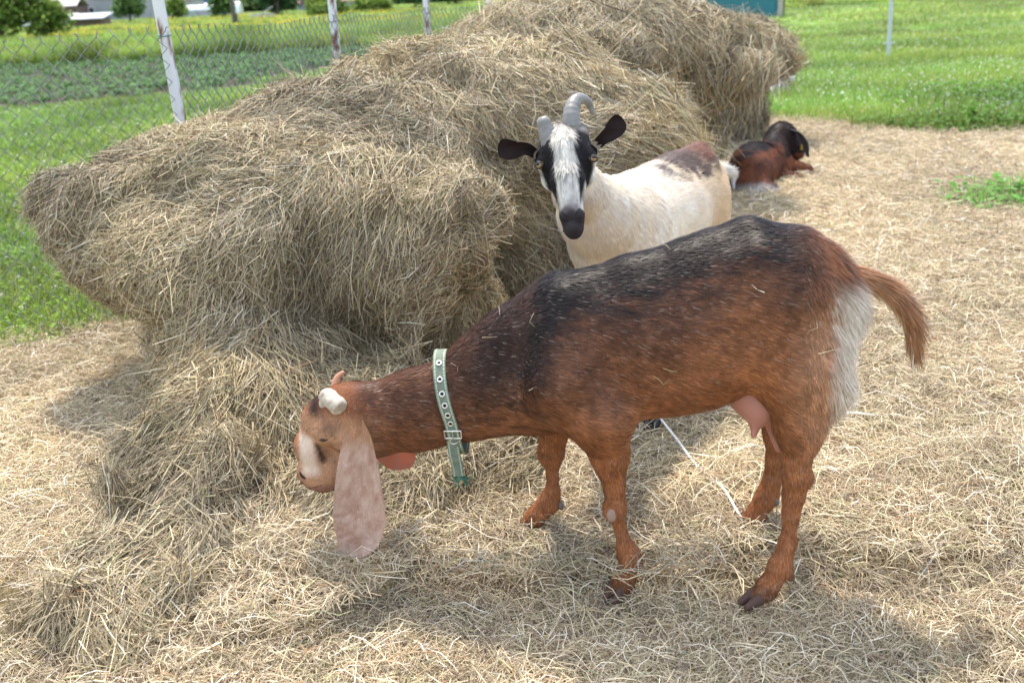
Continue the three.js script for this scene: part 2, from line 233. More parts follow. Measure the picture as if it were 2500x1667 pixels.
function haystack(pos, shapes, box3, cell, count, len, label, flow) {
  const g0 = thing('hay_stack', pos, label, 'hay stack', 'row of eaten hay stacks along the fence');
  const f = field(shapes, (d, x, y, z) => d - 0.13 * fbm(x * 2.8, y * 3.4, z * 2.8, 2) - 0.1 * fbm(x * 6, y * 8, z * 6, 2));
  const core = mesher(f, [box3[0], -0.08, box3[4]], [box3[1], box3[3], box3[5]], cell);
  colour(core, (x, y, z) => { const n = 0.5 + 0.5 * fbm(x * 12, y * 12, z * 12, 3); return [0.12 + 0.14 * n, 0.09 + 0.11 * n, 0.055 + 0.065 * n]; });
  const S = sampler(core), list = [];
  let tries = 0;
  while (list.length < count && tries < count * 5) {
    tries++; const { p, n } = S.next();
    if (p.y < gh(p.x, p.z) - 0.03) continue;
    T1.copy(camera.position).sub(p).normalize(); if (n.dot(T1) < -0.2 && rnd() > 0.25) continue;
    T1.copy(DN).addScaledVector(n, n.y); const slope = T1.length(); if (slope < 0.02) T1.set(1, 0, 0); T1.normalize(); T2.crossVectors(n, T1).normalize();
    const fl = flow(p), comb = clamp(fl[0] + 0.5 * noise(p.x * 2.2 + 7, p.y * 2.2, p.z * 2.2)), free = 1 - comb, wild = rnd() < 0.45 * free;
    const ang = fl[1] + free * 2.4 * noise(p.x * 1.9 + pos[0], p.y * 1.9, p.z * 1.9 + 3) + 0.5 * noise(p.x * 9, p.y * 9, p.z * 9) + (wild ? rr(-3.1, 3.1) : gauss() * lerp(0.75, 0.32, comb));
    const out = gauss() * 0.16 + (rnd() < 0.05 ? rr(0.1, 0.55) : 0), L = len * lerp(0.15, 0.21, comb) * (0.4 + 1.1 * rnd() * rnd() + (rnd() < 0.07 ? 0.6 : 0));
    const dir = T3.copy(T1).multiplyScalar(Math.cos(ang)).addScaledVector(T2, Math.sin(ang)).addScaledVector(n, out).normalize(), up = n.clone().applyAxisAngle(dir, rr(-1.3, 1.3));
    const at = p.clone().addScaledVector(n, rr(-0.012, 0.018) + Math.max(0, out) * L * 0.3).sub(g0.position), v = rnd(), c = hayColour(), k = tint(p.x, p.y, p.z, 0.7);
    list.push([BLADES[v < 0.3 ? 0 : v < 0.55 ? 1 : v < 0.75 ? 2 : v < 0.95 ? 3 : 4], frame(at, dir, up, L, rr(0.5, 1.02) * clamp(0.2 / L, 0.7, 2.4) * Math.sqrt(len)), [c[0] * k[0], c[1] * k[1], c[2] * k[2]]]);
  }
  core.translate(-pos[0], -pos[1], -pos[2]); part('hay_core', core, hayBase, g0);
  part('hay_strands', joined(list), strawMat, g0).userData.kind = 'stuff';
  return g0;
}
const drape = (w) => (p) => [p.y < w ? 0.85 : 0.28, 0];
haystack([-0.95, PLAT, -3.95], [ell([-0.95, 0.74, -4.22], [0.8, 0.31, 0.56]), ell([-0.52, 0.62, -3.82], [0.48, 0.25, 0.38], 0.12), ell([-0.75, 0.86, -4.6], [0.6, 0.28, 0.45], 0.15), ell([-1.32, 0.66, -4.05], [0.42, 0.25, 0.38], 0.1), ell([-0.98, 0.64, -3.72], [0.44, 0.22, 0.32], 0.1), ell([-0.78, 0.25, -4.08], [0.66, 0.6, 0.44], 0.1), cap([-0.88, 0.12, -3.75], [-1.06, -0.13, -2.42], 0.46, 0.24, 0.18), ell([-0.7, 0.0, -3.4], [0.55, 0.32, 0.5], 0.15), ell([-0.5, 0.02, -3.1], [0.6, 0.2, 0.5], 0.2)],
  [-2.2, 0.4, 0, 1.35, -5.1, -1.9], 0.03, 178000, 1, 'nearest hay stack, a brown bulging hat above an apron of loose hay', (p) => [p.y < 0.45 ? (p.x < -0.7 ? 0.75 : 0.35) : 0.12, p.y < 0.45 ? -0.35 : 0]);
haystack([-0.05, PLAT, -5.3], [ell([-0.1, 0.86, -5.42], [1.02, 0.38, 0.68]), ell([0.4, 0.77, -5.05], [0.53, 0.2, 0.38], 0.08), ell([-0.3, 0.7, -4.95], [0.5, 0.26, 0.38], 0.08), ell([-0.7, 0.8, -5.2], [0.4, 0.25, 0.4], 0.08), ell([-0.3, 0.93, -4.95], [0.5, 0.24, 0.4], 0.12), ell([-0.05, 0.3, -5.3], [0.72, 0.62, 0.58], 0.1)],
  [-1.4, 1.3, 0, 1.5, -6.4, -4.2], 0.035, 118000, 1.25, 'second hay stack, straw tips combed out over the cream goat', (p) => [p.x > 0.3 && p.y > 0.5 ? 0.75 : p.y < 0.65 ? 0.85 : 0.35, p.x > 0.3 && p.y > 0.5 ? 0.6 : 0]);
haystack([0.75, PLAT, -7.4], [ell([0.62, 1.1, -7.45], [1.05, 0.36, 0.85]), ell([1.4, 0.95, -7.2], [0.42, 0.18, 0.42], 0.08), ell([0.4, 1.15, -6.75], [0.6, 0.24, 0.5], 0.1), ell([0.72, 0.4, -7.4], [0.78, 0.78, 0.65], 0.1)],
  [-0.7, 2.3, 0, 1.8, -8.6, -6.3], 0.045, 60000, 1.6, 'tallest hay stack in the middle of the row, with a straight eaten stem', drape(0.95));
haystack([1.8, PLAT, -10], [ell([1.75, 0.93, -10], [0.95, 0.3, 0.8]), ell([2.3, 0.86, -9.8], [0.42, 0.18, 0.45], 0.08), ell([1.75, 0.4, -10.05], [0.74, 0.75, 0.55], 0.1)],
  [0.5, 3.1, 0, 1.6, -11.1, -8.9], 0.05, 36000, 1.8, 'farthest hay stack behind the resting goat, hat overhanging the meadow', drape(0.8));

// loose straw over the floor of the pen
{
  const sets = LITTER.map((g) => new Copies(g, strawMat)), small = [0, 1, 2].map(() => new Copies(wisp(110, 0.09, 9, 0.1, 0.1, 0.95), strawMat));
  for (let z = -1.4; z > -12.2;) {
    const D = -z, k = sm(2, 9, D), step = lerp(0.36, 0.62, k);
    for (let x0 = -0.64 * (D + 0.8); x0 < 0.64 * (D + 0.8); x0 += step) {
      const x = x0 + rr(-0.1, 0.1), zz = z + rr(-0.1, 0.1); if (!inPen(x, zz)) continue;
      const a = rnd() * 6.283, e = 0.15, n = V(-(gh(x + e, zz) - gh(x - e, zz)) / (2 * e), 1, -(gh(x, zz + e) - gh(x, zz - e)) / (2 * e)).normalize();
      sets[Math.floor(rnd() * sets.length)].put(V(x, gh(x, zz) + rr(0.008, 0.02), zz), V(Math.cos(a), 0, Math.sin(a)), n, lerp(1, 1.7, k) * rr(0.9, 1.15), litterTint(x, zz));
    }
    z -= step;
  }
  for (let i = 0; i < 420; i++) { const x = rr(-1.3, 1.5), z = rr(-2.15, -2.8), a = rnd() * 6.283, e = 0.06, n = V(-(gh(x + e, z) - gh(x - e, z)) / (2 * e), 1, -(gh(x, z + e) - gh(x, z - e)) / (2 * e)).normalize(); small[i % 3].put(V(x, gh(x, z) + 0.008, z), V(Math.cos(a), 0, Math.sin(a)), n, rr(0.8, 1.1), litterTint(x, z)); }
  sets.push(...small);
  for (const s of sets) { const m = s.build('loose_straw', scene); if (m) tag(m, 'loose pale straw strewn over the trampled floor of the pen', 'straw', 'straw strewn on the floor', 'stuff'); }
}
// ---------------------------------------------------------------- goats
// a coat of short hairs, each one thin triangle lying along flow(p, n)
function coat(geo, count, hairAt, parent, mat, name = 'coat_hair') {
  const S = sampler(geo), P = new Float32Array(count * 9), N = new Float32Array(count * 9), C = new Float32Array(count * 9); let k = 0, tries = 0; const d = V(), s = V(), e = V();
  while (k < count && tries++ < count * 4) {
    const { p, n } = S.next(), h = hairAt(p, n); if (!h) continue;
    d.set(...h.dir); d.x += gauss() * 0.16; d.y += gauss() * 0.16; d.z += gauss() * 0.16; d.addScaledVector(n, -d.dot(n)).normalize(); s.crossVectors(n, d).normalize(); d.addScaledVector(n, h.lift + Math.abs(gauss()) * 0.1).normalize();
    const L = h.len * rr(0.6, 1.35), w = h.w * rr(0.55, 1.15), lock = noise(p.x * 55, p.y * 55, p.z * 55), lum = h.col[0] + h.col[1], va = lerp(1, 0.25, sm(0.5, 1.2, lum)), b = Math.exp((gauss() * 0.42 + 0.35 * lock) * va), white = rnd() < (h.grey ?? 0.04), ww = white ? w * 0.55 : w, c = white ? mix3(h.col, [0.6, 0.52, 0.45], rr(0.08, 0.42)) : h.col.map((x) => Math.min(0.85, x * b));
    e.copy(p).addScaledVector(n, -0.0004); const o = k * 9;
    P.set([e.x + s.x * ww, e.y + s.y * ww, e.z + s.z * ww, e.x - s.x * ww, e.y - s.y * ww, e.z - s.z * ww, e.x + d.x * L, e.y + d.y * L, e.z + d.z * L], o);
    for (let i = 0; i < 3; i++) { N.set([n.x, n.y, n.z], o + i * 3); C.set(c, o + i * 3); }
    k++;
  }
  const g = new THREE.BufferGeometry(); g.setAttribute('position', new THREE.BufferAttribute(P, 3)); g.setAttribute('normal', new THREE.BufferAttribute(N, 3)); g.setAttribute('color', new THREE.BufferAttribute(C, 3)); g.setIndex(new THREE.BufferAttribute(new Uint32Array(count * 3).map((_, i) => i), 1));
  const m = part(name, g, mat, parent); m.userData.kind = 'stuff'; return m;
}
const matte = (rough, spec, o = {}) => new THREE.MeshPhysicalMaterial({ roughness: rough, specularIntensity: spec, vertexColors: true, side: THREE.DoubleSide, ...o });
const furMat = matte(0.48, 0.34), skinMat = matte(0.8, 0.15), earMat = matte(0.8, 0.2, { transmission: 0.3, thickness: 0 });
function body(f, lo, hi, cell, headLo, headHi, fine) {
  const inside = (x, y, z, m) => x > headLo[0] + m && x < headHi[0] - m && y > headLo[1] + m && y < headHi[1] - m && z > headLo[2] + m && z < headHi[2] - m;
  const a = mesher(f, lo, hi, cell, (x, y, z) => !inside(x, y, z, 0.012)), b = mesher(f, headLo, headHi, fine);
  return mergeGeometries([a, b]);
}
// an ear: a leaf-shaped sheet with thickness along a centre line, half width h(t), cupped
function ear(line, across, half, cup, thick, n = 22, m = 8) {
  const pts = curve(line, n), pos = [], idx = [], A = V(...across).normalize(), W = m + 1;
  for (let side = 0; side < 2; side++) for (let i = 0; i <= n; i++) {
    const t = i / n, d = pts[Math.min(i + 1, n)].clone().sub(pts[Math.max(i - 1, 0)]).normalize(), a = A.clone().addScaledVector(d, -A.dot(d)).normalize(), o = d.clone().cross(a).normalize(), h = half(t);
    for (let j = 0; j <= m; j++) { const u = j / m * 2 - 1, th = thick * Math.sqrt(Math.max(0, 1 - u * u)) * (1 - 0.6 * t) + 0.0006; const p = pts[i].clone().addScaledVector(a, u * h).addScaledVector(o, cup * h * (u * u - 0.4 + 0.25 * u * Math.sin(t * 5)) + 0.05 * h * Math.sin(t * 11 + u * 4) + (side ? th : -th)); pos.push(p.x, p.y, p.z); }
  }
  const off = (n + 1) * W;
  for (let i = 0; i < n; i++) for (let j = 0; j < m; j++) { const a = i * W + j; idx.push(a, a + 1, a + W, a + 1, a + W + 1, a + W, a + off, a + W + off, a + 1 + off, a + 1 + off, a + W + off, a + W + 1 + off); }
  const g = new THREE.BufferGeometry(); g.setAttribute('position', new THREE.Float32BufferAttribute(pos, 3)); g.setIndex(idx); g.computeVertexNormals(); return g;
}
// a cloven hoof: two toes side by side, pointing along (dx, dz)
function hoof(p, dx, dz, size, mat, parent) {
  const l = Math.hypot(dx, dz), fx = dx / l, fz = dz / l, sx = -fz, sz = fx, S = [];
  for (const s of [-1, 1]) { const bx = p[0] + sx * s * 0.014 * size, bz = p[2] + sz * s * 0.014 * size; S.push(cap([bx, p[1] + 0.026 * size, bz], [bx + fx * 0.036 * size, p[1] + 0.012 * size, bz + fz * 0.036 * size], 0.019 * size, 0.011 * size, 0.004, [sx, 0, sz], 0.75)); }
  const f = field(S, (d, x, y, z) => Math.max(d, p[1] - y)), r = 0.075 * size, g = mesher(f, [p[0] - r, p[1] - 0.01, p[2] - r], [p[0] + r, p[1] + r, p[2] + r], 0.006);
  return part('hoof', g, mat, parent);
}
const hoofMat = std(0.06, 0.045, 0.035, 0.6), paleHoof = std(0.085, 0.045, 0.034, 0.8);
const along = (list, x) => { for (let i = 0; i < list.length - 1; i++) if (x <= list[i + 1][0]) return lerp(list[i][1], list[i + 1][1], clamp((x - list[i][0]) / (list[i + 1][0] - list[i][0]))); return list[list.length - 1][1]; };

// --- the brown goat with the collar, grazing with its head down; x runs from head to tail, z towards the viewer
{
  const g = thing('brown_goat', [0.17, 0, -2.5], 'brown goat with black back and long drooping ears, eating with its head down', 'goat'); g.rotation.y = -0.08;
  const Zf = [0, 0, 1], S = [
    cap([-0.09, 0.6, 0], [0.0, 0.62, 0], 0.155, 0.19, 0.05, Zf, 0.72), cap([0.0, 0.62, 0], [0.13, 0.665, 0], 0.19, 0.187, 0.05, Zf, 0.8), cap([0.13, 0.665, 0], [0.27, 0.69, 0], 0.185, 0.197, 0.05, Zf, 0.83), cap([0.27, 0.69, 0], [0.39, 0.742, 0], 0.197, 0.19, 0.05, Zf, 0.82), cap([0.39, 0.742, 0], [0.5, 0.782, 0], 0.19, 0.15, 0.05, Zf, 0.78), cap([0.5, 0.775, 0], [0.575, 0.74, 0], 0.16, 0.115, 0.05, Zf, 0.9),
    // spine, hip bones, shoulder blades
    cap([-0.05, 0.8, 0], [0.12, 0.835, 0], 0.03, 0.03, 0.06), cap([0.12, 0.835, 0], [0.41, 0.92, 0], 0.03, 0.032, 0.06), cap([0.41, 0.92, 0], [0.59, 0.86, 0], 0.032, 0.03, 0.06),
    ball([0.42, 0.885, 0.085], 0.035, 0.06), ball([0.42, 0.885, -0.085], 0.035, 0.06), cap([-0.045, 0.79, 0.055], [-0.085, 0.6, 0.125], 0.035, 0.055, 0.06), cap([-0.045, 0.79, -0.055], [-0.085, 0.6, -0.125], 0.035, 0.055, 0.06),
    cap([-0.69, 0.463, 0.046], [-0.635, 0.458, 0.058], 0.01, 0.013, 0.015), cap([-0.69, 0.463, -0.046], [-0.635, 0.458, -0.058], 0.01, 0.013, 0.015), cap([-0.578, 0.505, 0.048], [-0.572, 0.465, 0.068], 0.02, 0.012, 0.03), cap([-0.578, 0.505, -0.048], [-0.572, 0.465, -0.068], 0.02, 0.012, 0.03),
    // neck
    cap([-0.06, 0.64, 0], [-0.17, 0.585, 0], 0.17, 0.145, 0.06, Zf, 0.66), cap([-0.17, 0.585, 0], [-0.28, 0.535, 0], 0.145, 0.112, 0.05, Zf, 0.68), cap([-0.28, 0.535, 0], [-0.43, 0.49, 0], 0.112, 0.098, 0.05, Zf, 0.72), cap([-0.43, 0.49, 0], [-0.56, 0.47, 0], 0.098, 0.09, 0.05, Zf, 0.72),
    // head
    ball([-0.6, 0.485, 0], 0.078, 0.04, Zf, 0.8), cap([-0.63, 0.5, 0], [-0.675, 0.47, 0], 0.055, 0.052, 0.03), cap([-0.675, 0.47, 0], [-0.712, 0.4, 0], 0.052, 0.046, 0.03), cap([-0.712, 0.4, 0], [-0.718, 0.325, 0], 0.046, 0.036, 0.03), ball([-0.713, 0.312, 0], 0.038, 0.02), cap([-0.56, 0.42, 0], [-0.66, 0.33, 0], 0.06, 0.034, 0.04, Zf, 0.75), cap([-0.66, 0.33, 0], [-0.69, 0.292, 0], 0.034, 0.028, 0.03),
    ball([-0.655, 0.455, 0.045], 0.026, 0.03), ball([-0.655, 0.455, -0.045], 0.026, 0.03), ball([-0.6, 0.42, 0.042], 0.032, 0.04), ball([-0.6, 0.42, -0.042], 0.032, 0.04), ball([-0.745, 0.33, 0.018], 0.013, 0.015), ball([-0.745, 0.33, -0.018], 0.013, 0.015),
    ...[1, -1].flatMap((q) => [{ ...ell([0.415, 0.72, 0.25 * q], [0.075, 0.13, 0.085], 0.07), sub: 1 }, { ...ell([0.05, 0.6, 0.23 * q], [0.05, 0.13, 0.08], 0.06), sub: 1 }, { ...ell([-0.19, 0.66, 0.17 * q], [0.07, 0.1, 0.075], 0.06), sub: 1 }]),
    // near front leg
    cap([-0.04, 0.6, 0.1], [0.045, 0.5, 0.11], 0.085, 0.07, 0.06), cap([0.045, 0.5, 0.11], [0.07, 0.4, 0.1], 0.066, 0.046, 0.05), cap([0.07, 0.4, 0.1], [0.08, 0.275, 0.097], 0.042, 0.025, 0.03), ball([0.082, 0.25, 0.098], 0.031, 0.02), ball([0.068, 0.243, 0.1], 0.02, 0.02), cap([0.084, 0.23, 0.096], [0.104, 0.135, 0.093], 0.019, 0.0165, 0.02), cap([0.104, 0.135, 0.093], [0.114, 0.11, 0.093], 0.02, 0.026, 0.02), cap([0.114, 0.11, 0.093], [0.1, 0.045, 0.098], 0.025, 0.026, 0.02), cap([0.1, 0.045, 0.098], [0.085, 0.02, 0.11], 0.025, 0.022, 0.02), ball([0.137, 0.092, 0.09], 0.011, 0.015),
    // far front leg, stepping forward
    cap([-0.07, 0.6, -0.1], [-0.06, 0.48, -0.11], 0.085, 0.066, 0.06), cap([-0.06, 0.48, -0.11], [-0.085, 0.33, -0.1], 0.06, 0.034, 0.04), ball([-0.088, 0.31, -0.1], 0.032, 0.02), cap([-0.088, 0.3, -0.1], [-0.086, 0.2, -0.1], 0.02, 0.017, 0.02), cap([-0.086, 0.2, -0.1], [-0.095, 0.17, -0.1], 0.021, 0.028, 0.02), cap([-0.095, 0.17, -0.1], [-0.135, 0.125, -0.1], 0.027, 0.026, 0.02), cap([-0.135, 0.125, -0.1], [-0.165, 0.105, -0.1], 0.026, 0.018, 0.02),
    // near hind leg
    cap([0.5, 0.76, 0.07], [0.535, 0.6, 0.1], 0.115, 0.098, 0.06, Zf, 0.75), cap([0.535, 0.6, 0.1], [0.53, 0.48, 0.115], 0.095, 0.062, 0.05, Zf, 0.75), cap([0.53, 0.48, 0.115], [0.525, 0.345, 0.12], 0.053, 0.029, 0.03), ball([0.55, 0.335, 0.12], 0.021, 0.016), cap([0.525, 0.345, 0.12], [0.522, 0.3, 0.122], 0.034, 0.029, 0.02), cap([0.522, 0.3, 0.122], [0.51, 0.16, 0.125], 0.024, 0.017, 0.02), cap([0.51, 0.16, 0.125], [0.495, 0.095, 0.128], 0.022, 0.028, 0.02), cap([0.495, 0.095, 0.128], [0.46, 0.035, 0.135], 0.027, 0.028, 0.02), cap([0.46, 0.035, 0.135], [0.435, 0.012, 0.14], 0.027, 0.02, 0.02), ball([0.522, 0.07, 0.125], 0.012, 0.015),
    // far hind leg
    cap([0.5, 0.76, -0.07], [0.525, 0.6, -0.1], 0.115, 0.095, 0.06, Zf, 0.75), cap([0.525, 0.6, -0.1], [0.505, 0.48, -0.11], 0.09, 0.056, 0.05, Zf, 0.75), cap([0.505, 0.48, -0.11], [0.515, 0.36, -0.11], 0.05, 0.033, 0.04), ball([0.535, 0.35, -0.11], 0.02, 0.02), cap([0.515, 0.36, -0.11], [0.512, 0.22, -0.11], 0.024, 0.018, 0.02), cap([0.512, 0.22, -0.11], [0.5, 0.175, -0.11], 0.023, 0.028, 0.02), cap([0.5, 0.175, -0.11], [0.465, 0.115, -0.11], 0.027, 0.026, 0.02), cap([0.465, 0.115, -0.11], [0.445, 0.1, -0.11], 0.026, 0.02, 0.02),
  ];
  const f = field(S, (d, x, y, z) => d - 0.004 * noise(x * 16, y * 16, z * 16));
  const geo = body(f, [-0.85, -0.03, -0.26], [0.78, 1.05, 0.27], 0.011, [-0.82, 0.22, -0.13], [-0.5, 0.62, 0.13], 0.0055);
  const top = [[-0.75, 0.5], [-0.6, 0.555], [-0.37, 0.6], [-0.265, 0.645], [-0.14, 0.76], [-0.05, 0.82], [0.1, 0.85], [0.25, 0.895], [0.41, 0.95], [0.53, 0.93], [0.6, 0.87], [0.66, 0.82]];
  const BROWN = [0.245, 0.1, 0.048], RED = [0.275, 0.106, 0.043], DARK = [0.06, 0.028, 0.019], BLACK = [0.016, 0.013, 0.014], TAN = [0.44, 0.25, 0.15], WHITE = [0.7, 0.63, 0.55];
  const col = (x, y, z) => {
    const st = fbm(x * 12, y * 46, z * 24, 3) + 0.5 * noise(x * 45, y * 170, z * 90), big = fbm(x * 5 + 3, y * 5, z * 5, 2), dd = along(top, x) - y + 0.035 * st;
    let c = mix3(BROWN, RED, sm(0.24, 0.42, dd + 0.1 * big));
    c = mix3(c, DARK, 0.75 * sm(0.2, 0.03, dd + 0.09 * big) * sm(0.0, -0.2, x) * sm(-0.62, -0.5, x)); c = mix3(c, DARK, 0.55 * sm(0.0, 0.45, big + st) * sm(-0.02, -0.15, x) * sm(-0.58, -0.45, x));
    if (x > -0.52) {
      c = mix3(c, DARK, 0.8 * sm(0.33, 0.06, dd + 0.22 * big + 0.06 * st) * sm(-0.2, 0.08, x + 0.1 * st) * sm(0.62, 0.5, x));
      c = mix3(c, BLACK, 0.95 * sm(0.14, 0.03, dd + Math.abs(z) * 0.2 + 0.02 * st) * sm(-0.2, -0.06, x) * sm(0.62, 0.45, x));
      const bx = x + 0.105 - (y - 0.7) * 0.35; c = mix3(c, BLACK, 0.88 * Math.exp(-(((bx + 0.03 * st) / 0.055) ** 2)) * sm(0.46, 0.62, y + 0.08 * st));
      c = mix3(c, BLACK, 0.75 * Math.exp(-(((x + 0.2) / 0.1) ** 2)) * sm(0.2, 0.06, dd));
      c = mix3(c, TAN, 0.55 * sm(0.46, 0.58, x + 0.05 * big) * sm(0.3, 0.5, y) * sm(0.85, 0.72, y));
      c = mix3(c, WHITE, sm(0.575, 0.625, x + 0.02 * st - 0.2 * Math.max(0, 0.55 - y)) * sm(0.4, 0.48, y) * sm(0.86, 0.8, y));
      if (y < 0.4 && x > 0.05) c = mix3(c, DARK, 0.85 * sm(0.06, 0.045, x) * sm(0.24, 0.3, y) * sm(0.4, 0.33, y));
      if (y < 0.06) c = mix3(c, DARK, 0.5);
      if (y < 0.3) c = mix3(c, TAN, 0.25 * sm(0.1, 0.4, st));
    } else {
      c = mix3(c, TAN, 0.9 * sm(-0.5, -0.6, x + 0.25 * (y - 0.42)) * sm(0.54, 0.46, y));
      c = mix3(c, [0.68, 0.55, 0.45], 0.95 * Math.exp(-(((x + 0.718) / 0.024) ** 4)) * sm(0.455, 0.43, y) * sm(0.315, 0.34, y)); c = mix3(c, BLACK, 0.9 * Math.exp(-(((x + 0.684 - 0.1 * (0.4 - y)) / 0.009) ** 2)) * sm(0.435, 0.42, y) * sm(0.35, 0.37, y));
      c = mix3(c, RED, 0.7 * sm(-0.735, -0.75, x) * sm(0.36, 0.42, y)); c = mix3(c, BLACK, 0.95 * Math.exp(-(((x + 0.69) / 0.026) ** 2 + ((y - 0.525) / 0.03) ** 4))); c = mix3(c, [0.2, 0.075, 0.035], 0.75 * sm(0.5, 0.53, y) * sm(-0.69, -0.66, x)); c = mix3(c, DARK, 0.6 * Math.exp(-(((x + 0.645) / 0.03) ** 2 + ((y - 0.475) / 0.02) ** 2)));
      c = mix3(c, [0.3, 0.16, 0.12], sm(0.3, 0.285, y)); c = mix3(c, DARK, 0.85 * Math.exp(-(((x + 0.55) / 0.04) ** 2)) * sm(0.5, 0.55, y));
    }
    return c;
  };
  colour(geo, col); part('body', geo, skinMat, g);
  const flow = (p) => p.y < 0.42 && p.x > -0.3 ? [0.05, -1, 0] : p.x > 0.52 ? [0.25, -1, 0] : p.x < -0.57 ? [0.5, 0.9, 0] : p.x < -0.1 ? [0.9, -0.1, 0] : [0.95, -0.32, 0];
  coat(geo, 150000, (p, n) => { const leg = p.y < 0.42 && p.x > -0.3, face = p.x < -0.55; if (face && rnd() < 0.3) return null; const wh = sm(0.58, 0.63, p.x) * sm(0.42, 0.5, p.y); return { dir: flow(p), len: face ? 0.011 : leg ? 0.013 : 0.021 + 0.035 * wh, w: face ? 0.0016 : leg ? 0.0018 : 0.0024, lift: face ? 0.12 : 0.14 + 0.25 * wh, col: col(p.x, p.y, p.z), grey: leg ? 0.12 : face ? 0.1 : 0.06 }; }, g, furMat);
  { const bits = [], Q = sampler(geo); let k = 0; while (k < 16) { const { p, n } = Q.next(); if (p.y < 0.55 || n.z < 0.1 || p.x < -0.35) continue; k++; const a = rnd() * 6.283, dr = V(Math.cos(a), Math.sin(a) * 0.6, rr(-0.2, 0.4)); dr.addScaledVector(n, -dr.dot(n)).normalize(); bits.push([BLADES[k % 4], frame(p.clone().addScaledVector(n, 0.006), dr, n, rr(0.02, 0.05), 2.6), hayColour()]); } part('straw_bits', joined(bits), strawMat, g).userData.kind = 'stuff'; }
  // tail: a short carried tail with long hair
  const tl = [[0.61, 0.83, 0], [0.68, 0.815, 0.005], [0.75, 0.785, 0.01], [0.8, 0.73, 0.012], [0.82, 0.66, 0.012]], tp = curve(tl, 20), tailGeo = tube(tp, tp.map((_, i) => lerp(0.028, 0.009, i / 20) * (i > 18 ? 0.6 : 1)), 10); colour(tailGeo, (x, y) => mix3([0.3, 0.13, 0.06], TAN, sm(0.7, 0.8, x)));
  const tail = part('tail', tailGeo, skinMat, g);
  coat(tailGeo, 6500, (p, n) => { const t = clamp((p.x - 0.61) / 0.2); return { dir: [1 - t * 0.8, -0.25 - 0.9 * t, 0], len: lerp(0.026, 0.085, t), w: 0.002, lift: lerp(0.12, 0.26, t), col: n.y < -0.35 && t > 0.25 ? [0.66, 0.55, 0.42] : mix3([0.3, 0.12, 0.05], [0.36, 0.2, 0.11], rnd()), grey: 0.06 }; }, tail, furMat, 'tail_hair');
  // ears
  const earTable = [[0, 0.004], [0.07, 0.012], [0.14, 0.024], [0.22, 0.041], [0.33, 0.055], [0.48, 0.068], [0.6, 0.072], [0.74, 0.064], [0.86, 0.043], [0.94, 0.024], [1, 0.003]], earHalf = (t) => along(earTable, t), earCol = (x, y, z) => { const n = fbm(x * 30, y * 30, z * 30, 3), m = fbm(x * 130, y * 130, z * 130, 2); return mix3(mix3([0.44, 0.26, 0.19], [0.64, 0.48, 0.4], clamp(0.5 + n * 0.8 + m * 1.2)), [0.42, 0.23, 0.13], sm(0.4, 0.47, y + 0.03 * n)); };
  const e1 = colour(ear([[-0.572, 0.525, 0.06], [-0.568, 0.46, 0.084], [-0.57, 0.36, 0.098], [-0.578, 0.24, 0.102], [-0.602, 0.17, 0.1], [-0.645, 0.117, 0.092]], [1, 0, 0.16], earHalf, 0.38, 0.004, 30, 12), earCol); part('ear', e1, earMat, g);
  const e2 = colour(ear([[-0.57, 0.5, -0.055], [-0.555, 0.43, -0.09], [-0.53, 0.36, -0.105], [-0.5, 0.31, -0.11], [-0.475, 0.275, -0.115]], [1, 0.3, -0.3], (t) => earHalf(t) * 0.8, 0.3, 0.002), (x, y, z) => mix3([0.7, 0.3, 0.2], [0.6, 0.36, 0.28], clamp(0.4 + fbm(x * 90, y * 20, z * 60, 2)))); part('ear', e2, matte(0.8, 0.2, { transmission: 0.5, thickness: 0 }), g);
  coat(e1, 9000, (p) => ({ dir: [-0.1, -1, 0], len: 0.008, w: 0.0011, lift: 0.1, col: earCol(p.x, p.y, p.z), grey: 0.15 }), g, furMat, 'ear_hair');
  // horn stubs, eye slit, knee callus, udder, hooves, dewclaws
  const hm = vcol(0.7), h1 = mesher(field([cap([-0.66, 0.525, 0.03], [-0.645, 0.552, 0.05], 0.016, 0.021, 0.01), cap([-0.645, 0.552, 0.05], [-0.617, 0.538, 0.074], 0.021, 0.024, 0.01)], (d, x, y, z) => Math.max(d - 0.004 * fbm(x * 70, y * 70, z * 70, 2), (x + 0.612) * 0.55 - (y - 0.53) * 0.5 + (z - 0.086) * 0.62)), [-0.7, 0.49, 0.0], [-0.57, 0.59, 0.12], 0.0045); colour(h1, (x, y, z) => { const n = 0.5 + 0.5 * fbm(x * 60, y * 60, z * 60, 3); const q = fbm(x * 150, y * 150, z * 150, 2); return mix3([0.24, 0.2, 0.16], [0.6, 0.53, 0.43], clamp(n * 1.1 + q * 0.6)); }); part('horn_stub', h1, hm, g);
  const hq = curve([[-0.645, 0.54, -0.03], [-0.64, 0.57, -0.04], [-0.622, 0.586, -0.045]], 8), h2 = tube(hq, hq.map((_, i) => lerp(0.015, 0.005, i / 8)), 8); colour(h2, () => [0.42, 0.2, 0.12]); part('horn_stub', h2, hm, g);
  const onSkin = (x, y, out = 0) => { let z = 0.14; while (z > 0 && f(x, y, z) > 0) z -= 0.001; return [x, y, z + out]; };
  part('eye', tube(curve([onSkin(-0.676, 0.443), onSkin(-0.668, 0.444, 0.001), onSkin(-0.66, 0.445, 0.001), onSkin(-0.65, 0.446)], 8), [0.001, 0.002, 0.0035, 0.0045, 0.005, 0.0045, 0.0035, 0.002, 0.001], 8), std(0.012, 0.008, 0.007, 0.25), g);
